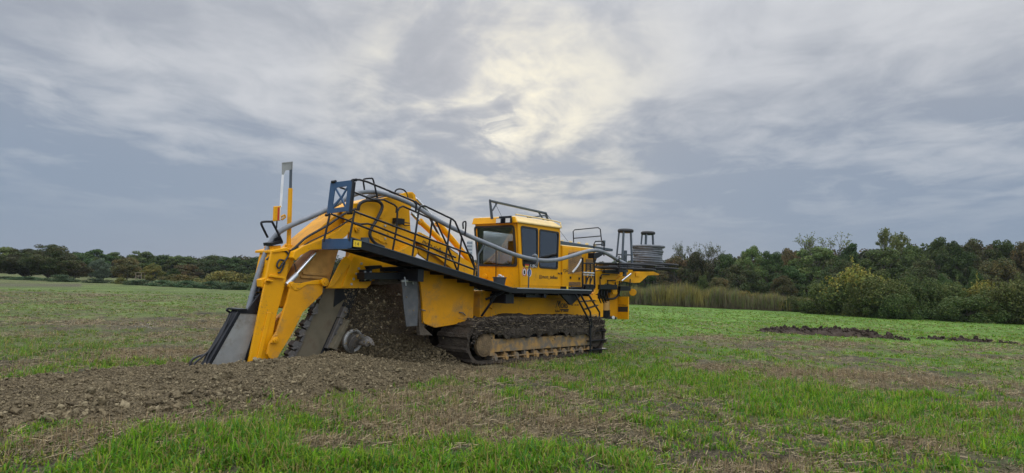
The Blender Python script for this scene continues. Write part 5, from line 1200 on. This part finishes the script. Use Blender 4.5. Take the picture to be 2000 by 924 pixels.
def crown_arrays(seed, pal, Ht, Wd, base, n, leaf, nclump, shape=1.0, clump=0.2, flat=0.75, pal_top=None, shoots=0):
    g = np.random.default_rng(seed); pal = np.array(PALS[pal])
    hc = (base + Ht) / 2; rz = (Ht - base) / 2
    d = g.normal(size=(nclump, 3)); d /= np.linalg.norm(d, axis=1)[:, None]
    rad = 0.42 + 0.46 * g.random(nclump) ** 0.5; rad *= g.uniform(0.85, 1.08, nclump)
    C = d * rad[:, None] * np.array([Wd / 2, Wd / 2, rz]); C[:, 2] += hc
    low = C[:, 2] < hc; C[low, :2] *= 1.12
    C[:, :2] *= np.clip(1 - 0.16 * shape * np.clip((C[:, 2] - hc) / rz, 0, 1), .5, 1)[:, None]
    cr = Wd * clump * g.uniform(0.6, 1.3, nclump)
    idx = g.choice(nclump, n, p=cr ** 2 / (cr ** 2).sum())
    e = g.normal(size=(n, 3)); e /= np.linalg.norm(e, axis=1)[:, None]
    P = C[idx] + e * (cr[idx] * (0.45 + 0.62 * g.random(n) ** 0.5))[:, None] * np.array([1, 1, flat])
    if shoots:
        k_ = n // 6; sh = g.integers(0, shoots, k_); sb = C[g.integers(0, nclump, shoots)] + g.normal(0, .25, (shoots, 3)); sb[:, 2] = np.maximum(sb[:, 2], Ht * .5)
        tt = g.random(k_); P[:k_] = sb[sh] + np.stack([g.normal(0, .06, k_), g.normal(0, .06, k_), tt * g.uniform(.5, 1.1, shoots)[sh] * Ht * .28], 1) + (g.normal(0, .12, (shoots, 2))[sh] * tt[:, None]) @ np.array([[1, 0, 0], [0, 1, 0]])
    P[:, 2] = np.where(P[:, 2] < .05, .05 + np.abs(P[:, 2]) * .8, P[:, 2])
    nn = e * 0.7 + g.normal(size=(n, 3)) * 0.55 + np.array([0, 0, 0.25]); nn /= np.linalg.norm(nn, axis=1)[:, None]
    a = np.cross(nn, g.normal(size=(n, 3))); a /= np.linalg.norm(a, axis=1)[:, None]; b_ = np.cross(nn, a)
    s = leaf * g.uniform(0.55, 1.25, n)[:, None]
    V = np.stack([P - a * s, P - b_ * s * .55, P + a * s, P + b_ * s * .55], 1).reshape(-1, 3)
    ck = g.integers(0, len(pal), nclump); mixk = g.random(n) < .55
    c = np.where(mixk[:, None], pal[ck[idx]], pal[g.integers(0, len(pal), n)]) * g.uniform(.6, 1.4, (n, 1))
    if pal_top:  # skylit tops put into leaf colour: paler palette higher up, pale shoots included
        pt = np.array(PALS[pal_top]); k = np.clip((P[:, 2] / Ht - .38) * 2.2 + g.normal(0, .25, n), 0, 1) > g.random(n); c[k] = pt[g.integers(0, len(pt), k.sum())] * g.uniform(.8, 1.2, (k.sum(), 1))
    return V, np.repeat(c, 4, 0), C
def tree_meshes(seed, pal, Ht, Wd, base, n, leaf, nclump, **kw):
    V, c, C = crown_arrays(seed, pal, Ht, Wd, base, n, leaf, nclump, **kw)
    nq = len(V) // 4
    o = np_mesh('crown', V, np.arange(len(V)), np.full(nq, 4), ['leaves'], c); me = o.data; bpy.data.objects.remove(o)
    g = random.Random(seed); b = MB(); top = base + (Ht - base) * .6; r = Ht * .02
    b.tube([(0, 0, -.1), (g.uniform(-.1, .1), g.uniform(-.1, .1), base * .6 + .3), (g.uniform(-.3, .3), g.uniform(-.3, .3), top)], [r * 1.5, r, r * .35], 8, 0)
    for k in range(min(10, len(C))):
        z0 = base * .6 + (top - base * .6) * g.random(); q = C[k * len(C) // 10]; b.tube([(0, 0, z0), (q[0] * .5, q[1] * .5, (z0 + q[2]) / 2 + .2), tuple(q)], [r * .5, r * .32, r * .1], 5)
    t = b.build('trunk', 'bark', None, smooth=True, local=False); mt = t.data; bpy.data.objects.remove(t)
    return me, mt, Ht, Wd
def bare_meshes(seed, pal, Ht, Wd, leaves):
    g = random.Random(seed); b = MB(); tips = []
    def grow(p, d, L_, r, lev):
        q = p + d * L_; b.tube([p, (p + q) / 2 + Vector((g.gauss(0, .05), g.gauss(0, .05), 0)) * L_, q], [r, r * .8, r * .6], 4, cap=False)
        if lev == 0: tips.append(q); tips.append((p + q) / 2); return
        for k in range(3 if lev > 1 else 4):
            nd_ = (d * .95 + Vector((g.gauss(0, .42), g.gauss(0, .42), g.gauss(.12, .2)))).normalized(); grow(q - d * L_ * g.uniform(0, .35), nd_, L_ * g.uniform(.6, .82), r * .58, lev - 1)
    grow(Vector((0, 0, 0)), Vector((0, 0, 1)), Ht * .36, Ht * .016, 5)
    t = b.build('trunk', 'bark', None, local=False); mt = t.data
    co = np.array([v.co[:] for v in mt.vertices]); k = Ht / co[:, 2].max(); co *= k; mt.vertices.foreach_set('co', co.astype(np.float32).ravel()); bpy.data.objects.remove(t)
    r_ = np.random.default_rng(seed); T = np.array([p[:] for p in tips]) * k; idx = r_.integers(0, len(T), leaves); P = T[idx] + r_.normal(0, .12, (leaves, 3))
    a = r_.normal(size=(leaves, 3)); a /= np.linalg.norm(a, axis=1)[:, None]; b2 = np.cross(a, r_.normal(size=(leaves, 3))); b2 /= np.linalg.norm(b2, axis=1)[:, None]; s = .12
    V = np.stack([P - a * s, P - b2 * s * .6, P + a * s, P + b2 * s * .6], 1).reshape(-1, 3); pl = np.array(PALS[pal]); c = np.repeat(pl[r_.integers(0, len(pl), leaves)] * 1.1, 4, 0)
    o = np_mesh('crown', V, np.arange(len(V)), np.full(leaves, 4), ['leaves'], c); me = o.data; bpy.data.objects.remove(o)
    return me, mt, Ht, Wd
PROTO = {
    'oak': [tree_meshes(s, 'oak', 10, 9.5, .6, 20000, .17, 90, clump=.10) for s in (1, 2)],
    'green': [tree_meshes(s, 'green', 10, 8, .5, 19000, .17, 80, clump=.11) for s in (3, 4)],
    'light': [tree_meshes(s, 'light', 10, 7.5, .5, 18000, .16, 80, shape=1.2, clump=.10) for s in (5, 6)],
    'yellow': [tree_meshes(7, 'yellow', 10, 9, .3, 19000, .17, 80, shape=1.5, clump=.10)],
    'russet': [tree_meshes(s, 'russet', 10, 9, .4, 19000, .17, 80, clump=.11) for s in (8, 9)],
    'willow': [tree_meshes(10, 'willow', 10, 8, .3, 19000, .15, 80, clump=.11)],
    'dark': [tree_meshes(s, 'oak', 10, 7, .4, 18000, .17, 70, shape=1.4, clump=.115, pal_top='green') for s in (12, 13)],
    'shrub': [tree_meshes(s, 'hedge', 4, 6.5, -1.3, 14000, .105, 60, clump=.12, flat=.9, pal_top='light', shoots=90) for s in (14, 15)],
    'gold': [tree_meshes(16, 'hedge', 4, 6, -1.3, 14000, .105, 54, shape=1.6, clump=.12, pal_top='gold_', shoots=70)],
    'bramble': [tree_meshes(s, 'bramble', 3, 6.5, -1.3, 9000, .13, 44, clump=.13, flat=.8) for s in (17, 18)],
    'bushyellow': [tree_meshes(19, 'yellow', 4, 6.5, -1.3, 9000, .13, 46, clump=.13)],
    'bare': [bare_meshes(s, 'light', 10, 7, 900) for s in (21, 22)], 'sparse': [bare_meshes(23, 'light', 10, 7, 5200)],
}
def plant(kind, x, ytop, dist, wpx, label, name='tree', cat='tree', group=None, var=0, low=0.0):
    me, mt, Ht, Wd = PROTO[kind][var % len(PROTO[kind])]
    p = at(x, ytop, dist); k = wpx * dist / FPX
    o = empty(name, (p[0], p[1], -0.05 + low), (x * 1.7 + var * 2.1) % 6.28)
    hgt = p[2] + 0.05 - low; o.scale = (k / Wd, k / Wd, hgt / Ht)
    for nm, mesh in (('crown', me), ('trunk', mt)):
        c = bpy.data.objects.new(nm, mesh); COL.objects.link(c); c.parent = o
    return tag(o, label, cat, group)
GL, GR = 'trees of the wood beyond the left field', 'trees of the wood beyond the right hedge'
# left wood
for a in [
    ('light', 2, 476, 118, 92, 'yellowish green tree cut by the left edge of the photo', 'yellow_green_tree'),
    ('oak', 52, 482, 112, 104, 'broad dark oak right of the yellowish tree at the left edge', 'oak_tree'),
    ('oak', 100, 473, 108, 100, 'tallest dark oak of the left wood with a rounded top', 'oak_tree'),
    ('russet', 148, 508, 114, 60, 'olive brown tree tucked against the right side of the tallest dark oak', 'brown_tree'),
    ('willow', 197, 503, 122, 46, 'pale grey green willow standing before the left wood', 'willow_tree'),
    ('light', 193, 499, 128, 26, 'small bright green treetop just behind the pale willow', 'green_tree'),
    ('russet', 252, 500, 118, 58, 'brownish round oak between the pale willow and the yellow green tree', 'brown_tree'),
    ('yellow', 300, 511, 113, 44, 'yellow green autumn tree right of the brownish round oak', 'autumn_tree'),
    ('russet', 366, 514, 128, 62, 'russet tree behind the yellowish bushes on the left', 'brown_tree'),
    ('green', 340, 523, 124, 30, 'small dark green tree between the autumn tree and the russet tree', 'green_tree'),
    ('dark', 136, 489, 165, 60, 'dark tree rising behind the right shoulder of the tallest oak', 'wood_tree'),
    ('green', 182, 484, 160, 74, 'green topped wood tree above the pale willow', 'wood_tree'),
    ('dark', 224, 490, 165, 50, 'dark wood tree behind the gap right of the pale willow', 'wood_tree'),
    ('dark', 278, 488, 165, 62, 'high dark wood tree with a knobbly top behind the brownish oak', 'wood_tree'),
    ('green', 318, 496, 165, 58, 'wood tree behind the yellow green autumn tree', 'wood_tree'),
    ('dark', 355, 494, 165, 60, 'dark wood tree standing left of and behind the russet tree', 'wood_tree'),
    ('oak', 408, 496, 168, 64, 'flat topped wood tree above the middle of the bramble bank', 'wood_tree'),
    ('dark', 452, 500, 165, 60, 'wood tree left of the pale pipe, second in from the machine', 'wood_tree'),
    ('green', 500, 499, 165, 64, 'wood tree partly hidden by the grey pipe and the rear leg', 'wood_tree'),
    ('dark', 560, 497, 165, 70, 'wood tree seen between the mast and the boom', 'wood_tree')]:
    plant(*a[:6], name=a[6], group=GL, var=int(a[1]) % 2)
for a in [
    ('bramble', 120, 537, 96, 62, 'rounded willow bush at the foot of the dark oaks', 'bush'),
    ('bramble', 60, 541, 100, 90, 'low dark bush under the oaks near the left edge', 'bush'), ('bramble', 10, 540, 102, 60, 'low bush at the very left edge under the yellowish tree', 'bush'),
    ('bushyellow', 236, 542, 94, 28, 'small yellow green bush in the bramble bank', 'bush'),
    ('bramble', 190, 544, 96, 60, 'dark bush below the pale willow', 'bush'), ('bramble', 272, 547, 91, 66, 'wide bramble below the brownish oak', 'bramble_bush'),
    ('bramble', 322, 548, 89, 64, 'bramble below the yellow green autumn tree', 'bramble_bush'), ('bramble', 370, 549, 87, 60, 'bramble in front of the left yellowish bush', 'bramble_bush'),
    ('bramble', 418, 550, 85, 62, 'bramble in front of the right yellowish bush', 'bramble_bush'), ('bramble', 462, 551, 84, 62, 'bramble beside the grey pipe at the edge of the field', 'bramble_bush'), ('bramble', 512, 551, 84, 66, 'bramble behind the rear leg of the machine', 'bramble_bush'), ('bramble', 565, 550, 86, 70, 'bramble seen between the yellow legs of the machine', 'bramble_bush'),
    ('bushyellow', 352, 535, 98, 82, 'left of two wide yellowish bushes behind the brambles', 'yellow_bush'), ('bushyellow', 440, 528, 97, 100, 'right and larger of two wide yellowish bushes behind the brambles', 'yellow_bush'), ('bushyellow', 505, 532, 98, 70, 'yellowish bush half hidden by the grey pipe', 'yellow_bush')]:
    plant(*a[:6], name=a[6], cat='bush', group='bushes along the left field edge', var=int(a[1]) % 2)
# right wood
for a in [
    ('green', 1215, 503, 140, 70, 'wood tree behind the reel stands of the machine', 'wood_tree'), ('dark', 1268, 497, 135, 66, 'dark wood tree right behind the pipe coil', 'wood_tree'),
    ('russet', 1318, 496, 132, 66, 'brown green wood tree just right of the reel ring', 'wood_tree'), ('oak', 1366, 486, 130, 72, 'broad wood tree below the two bare treetops', 'wood_tree'),
    ('bare', 1340, 472, 150, 50, 'left of two thin bare treetops above the wood', 'bare_tree'), ('bare', 1396, 474, 150, 52, 'right of two thin bare treetops above the wood', 'bare_tree'),
    ('dark', 1418, 491, 128, 60, 'dark wood tree left of the tall light green tree', 'wood_tree'), ('light', 1464, 470, 122, 62, 'tall light green tree with a bushy head in the right wood', 'light_green_tree'),
    ('dark', 1508, 486, 126, 58, 'dark round topped tree right of the tall light green tree', 'wood_tree'), ('russet', 1542, 480, 130, 56, 'brownish tree between the dark round tree and the large pale tree', 'wood_tree'),
    ('light', 1596, 472, 116, 110, 'large pale olive tree left of the tall yellow bush', 'large_tree'), ('bare', 1602, 453, 126, 92, 'wide bare crown rising over the large pale olive tree', 'bare_tree'),
    ('dark', 1664, 470, 122, 60, 'dark pointed tree above the tall yellow bush', 'wood_tree'), ('light', 1722, 473, 116, 96, 'light green tree under the thin yellowish crown', 'light_green_tree'),
    ('sparse', 1738, 448, 124, 66, 'thin yellowish crown standing highest above the wood', 'sparse_tree'), ('green', 1782, 473, 118, 66, 'green tree right of the thin yellowish crown', 'wood_tree'),
    ('dark', 1834, 457, 120, 62, 'dark tree with a pointed tip in the right part of the wood', 'wood_tree'), ('green', 1868, 466, 112, 70, 'green tree just right of the pointed dark tree', 'wood_tree'),
    ('oak', 1912, 457, 118, 84, 'broad dark tree forming the highest top near the right edge', 'wood_tree'), ('dark', 1958, 462, 116, 66, 'dark tree second from the right edge of the photo', 'wood_tree'), ('russet', 2004, 466, 112, 74, 'brownish tree cut by the right edge of the photo', 'wood_tree'),
    ('green', 2070, 464, 114, 90, 'green tree just beyond the right edge of the photo', 'wood_tree'),
    ('oak', 1640, 500, 106, 84, 'dark tree behind the tall yellow bush', 'wood_tree'), ('oak', 1800, 500, 104, 90, 'dark lower tree behind the middle of the hedge', 'wood_tree'), ('russet', 1950, 500, 104, 90, 'brownish lower tree behind the right end of the hedge', 'wood_tree'),
    ('oak', 1450, 510, 108, 80, 'dark lower tree behind the reeds, below the tall light green tree', 'wood_tree'), ('dark', 1540, 515, 108, 70, 'dark lower tree behind the right end of the reeds', 'wood_tree'),
    ('light', 1373, 533, 96, 24, 'small bright green tree behind the reeds', 'small_tree'), ('russet', 1405, 537, 96, 44, 'small rusty tree behind the yellowest reeds', 'small_tree'), ('russet', 1530, 535, 95, 50, 'rusty brown small tree left of the hedge', 'small_tree'),
    ('green', 1842, 531, 90, 34, 'small rounded green tree looking over the hedge', 'small_tree'), ('green', 1905, 525, 90, 36, 'second rounded green tree looking over the right part of the hedge', 'small_tree')]:
    plant(*a[:6], name=a[6], group=GR, var=int(a[1]) % 2)
for a in [
    ('gold', 1672, 518, 66, 150, 'tall bush with golden yellow leaves, highest of the hedge', 'golden_bush'), ('shrub', 1608, 552, 67, 92, 'low olive bush at the left end of the hedge', 'hedge_bush'),
    ('shrub', 1718, 539, 62, 130, 'dense dark green bush in front of the golden bush', 'hedge_bush'), ('shrub', 1788, 536, 64, 120, 'olive bush with pale tips right of the dark green bush', 'hedge_bush'),
    ('shrub', 1850, 549, 62, 110, 'lowest bush in the dip of the hedge', 'hedge_bush'), ('gold', 1915, 547, 61, 110, 'yellowish green bush in the right half of the hedge', 'hedge_bush'),
    ('shrub', 1972, 544, 58, 120, 'bush second from the right end of the hedge in view', 'hedge_bush'), ('shrub', 2035, 543, 56, 130, 'bush cut by the right edge of the photo', 'hedge_bush'), ('shrub', 1750, 570, 60, 110, 'low skirt of dark leaves at the foot of the hedge middle', 'hedge_bush'), ('shrub', 1890, 575, 58, 130, 'low skirt of dark leaves under the yellowish green bush', 'hedge_bush'),
    ('bushyellow', 1262, 571, 80, 60, 'yellowish bush in the reeds beside the machine', 'reed_bush'), ('bushyellow', 1404, 564, 77, 60, 'yellow bush standing tallest in the reeds', 'reed_bush'), ('bushyellow', 1452, 567, 76, 56, 'yellow bush in the right half of the reeds', 'reed_bush'), ('bushyellow', 1500, 574, 75, 50, 'small yellow bush near the right end of the reeds', 'reed_bush'), ('shrub', 1555, 580, 72, 60, 'low greyish bush joining reeds and hedge', 'hedge_bush')]:
    plant(*a[:6], name=a[6], cat='bush', group='bushes of the right field edge', var=int(a[1]) % 2)
def far_wood():
    """the depth of the wood behind the trees one can tell apart"""
    Vs, Cs = [], []; g = np.random.default_rng(9); k = 0
    for x in np.arange(-500, 2600, 26):
        for row in range(2):
            xx = x + g.uniform(-14, 14); yt = np.interp(xx, [-500, 0, 150, 300, 520, 700, 1100, 1250, 1400, 1500, 1650, 1800, 1900, 2600], [490, 490, 495, 499, 503, 503, 510, 506, 496, 486, 477, 473, 464, 470]) + g.uniform(-2, 9)
            dist = 185 + 22 * row + g.uniform(-8, 8) if xx < 900 else 155 + 22 * row + g.uniform(-8, 8)
            p = at(xx, yt, dist); pal = ['oak', 'green', 'russet', 'oak'][g.integers(0, 4)]
            V, c, _ = crown_arrays(500 + k, pal, p[2], 54 * dist / FPX * g.uniform(1, 1.5), 0.0, 2600, .36, 34, clump=.15); V[:, 0] += p[0]; V[:, 1] += p[1]; Vs.append(V); Cs.append(c); k += 1
    V = np.concatenate(Vs); o = np_mesh('far_wood', V, np.arange(len(V)), np.full(len(V) // 4, 4), ['leaves'], np.concatenate(Cs))
    tag(o, 'dense dark wood behind the nearer trees all round the field', 'wood', kind='stuff')
far_wood()
def reeds():
    g = np.random.default_rng(4); n = 80000
    x = g.uniform(1150, 1620, n); d = np.interp(x, [1150, 1620], [80, 70]) + g.uniform(0, 9, n)
    k_ = g.random(n) < np.clip((fbm(x * .09, d * .5, 3, 44) - .36) * 5, .08, 1); x = x[k_]; d = d[k_]; n = len(x)
    P = np.array([at(a, 560, q) for a, q in zip(x, d)]); P[:, 2] = 0
    hgt = (0.85 + 1.2 * fbm(x * .035, x * 0, 4, 5)) * (.3 + .9 * g.random(n) ** .8) * (.7 + .7 * fbm(x * .22, d * 2, 2, 88)) * np.interp(x, [1150, 1400, 1540, 1620], [1.15, 1.2, .95, .6]); az = g.uniform(0, 6.28, n); ln = np.abs(g.normal(0, .24, n))
    D = np.stack([np.cos(az), np.sin(az), 0 * az], -1); Wv = np.stack([-np.sin(az), np.cos(az), 0 * az], -1) * .028
    top = P + D * (hgt * ln)[:, None] + np.array([0, 0, 1.]) * hgt[:, None]; mid = (P + top) / 2
    V = np.stack([P - Wv * .5, P + Wv * .5, mid + Wv, mid - Wv, top], 1).reshape(-1, 3); kk = np.arange(n)[:, None] * 5
    F = np.concatenate([kk + [0, 1, 2, 3], kk + [3, 2, 4]], 1).ravel()
    brown = np.array([.21, .17, .105]); olive = np.array([.185, .215, .07]); yel = np.array([.30, .25, .07]); t = fbm(x * .03, d, 3, 9)
    c = np.where((t > .55)[:, None], yel, np.where((g.random(n) < .5)[:, None], olive, brown)) * g.uniform(.6, 1.25, (n, 1)); cc = np.repeat(c, 5, 0); cc[0::5] = brown * .8; cc[1::5] = brown * .8
    o = np_mesh('reeds', V, F, np.tile([4, 3], n), ['leaves'], cc); tag(o, 'belt of tall yellowing reeds along the far edge of the field', 'reeds', kind='stuff')
reeds()
# ------------------------------------------------------------------ small far things
def tower():
    d = 620; a, c = at(909, 552, d), at(919.5, 552, d); top = at(914, 470, d)[2]; w = c[0] - a[0]
    root = empty('tower_block', (a[0], d, 0)); tag(root, 'pale high tower block far behind, seen between boom and cab', 'building')
    b = MB(); b.box((0, 0, -2), (w, 14, top)); b.build('wall', 'concrete', root, local=False)
    b = MB(); nw, nf = 5, int(top / 3)
    for i in range(nw):
        for j in range(nf): x0 = w * (i + .15) / nw; z0 = j * 3 + .9; b.box((x0, -.12, z0), (x0 + w / nw * .7, .1, z0 + 1.9))
    b.build('window_rows', 'far_glass', root, local=False)
tower()
def high_seat():
    p = at(264, 545, 92); root = empty('hunting_seat', (p[0], p[1], 0)); tag(root, 'small pale wooden hunting stand frame in the left bushes', 'hunting stand'); zt = at(264, 532, 92)[2]
    for dx, dy in ((0, 0), (.85, 0), (0, .8), (.85, .8)): b = MB(); b.cyl((dx, dy, 0), (dx * .9 + .04, dy, zt), .04, 8); b.build('post', 'wood', root, local=False)
    b = MB(); b.box((-.1, -.05, zt - .05), (.95, .85, zt)); b.build('platform', 'wood', root, local=False)
    b = MB(); b.tube([(0, -.02, zt - .45), (.85, -.02, zt - .45)], .03, 6); b.tube([(0, -.02, zt - .8), (.85, -.02, zt - .3)], .025, 6); b.build('brace', 'wood', root, local=False)
high_seat()
p = gnd(1722.5, 616); V_, F_, N_, C_ = scatter_lumps(np.array([[0, 0, .10], [.08, .02, .17]]), np.array([.1, .07]), np.ones((2, 3)), np.random.default_rng(1), LUMPS)
o = np_mesh('white_rag', V_, F_, N_, ['white']); o.location = tuple(p + np.array([0, 0, .16])); tag(o, 'tiny white scrap caught at the foot of the dark hedge', 'litter')
# straw coloured strip of open ground between the oaks and the brambles, small white flowers in the field
g_ = np.random.default_rng(14); n_ = 26; xs = g_.uniform(262, 300, n_); ys = 643 + g_.normal(0, 3.2, n_); Pn = np.array([gnd(a, c) for a, c in zip(xs, ys)]); Pn[:, 2] = .09 + .05 * g_.random(n_)
V_, F_, N_, C_ = scatter_lumps(Pn, np.full(n_, .009), np.ones((n_, 3)), g_, LUMPS_S); o = np_mesh('field_flowers', V_, F_, N_, ['white']); tag(o, 'tiny white flowers scattered in the grass left of the machine', 'flowers', kind='stuff')

# ------------------------------------------------------------------ air between here and the far wood
def haze():
    b = MB(); b.box((-700, -60, -3), (900, 700, 140)); o = b.build('haze', 'white', None, local=False); o.data.materials.clear()
    M = bpy.data.materials.new('haze'); M.use_nodes = True; t = M.node_tree; t.nodes.clear()
    v = nd(t, 'ShaderNodeVolumePrincipled'); v.inputs['Color'].default_value = (0.80, 0.88, 1.0, 1); v.inputs['Density'].default_value = 0.00011; v.inputs['Anisotropy'].default_value = 0.2
    q = nd(t, 'ShaderNodeOutputMaterial'); t.links.new(v.outputs[0], q.inputs['Volume']); o.data.materials.append(M)
    tag(o, 'thin pale haze over the field', 'haze', kind='stuff')
haze()
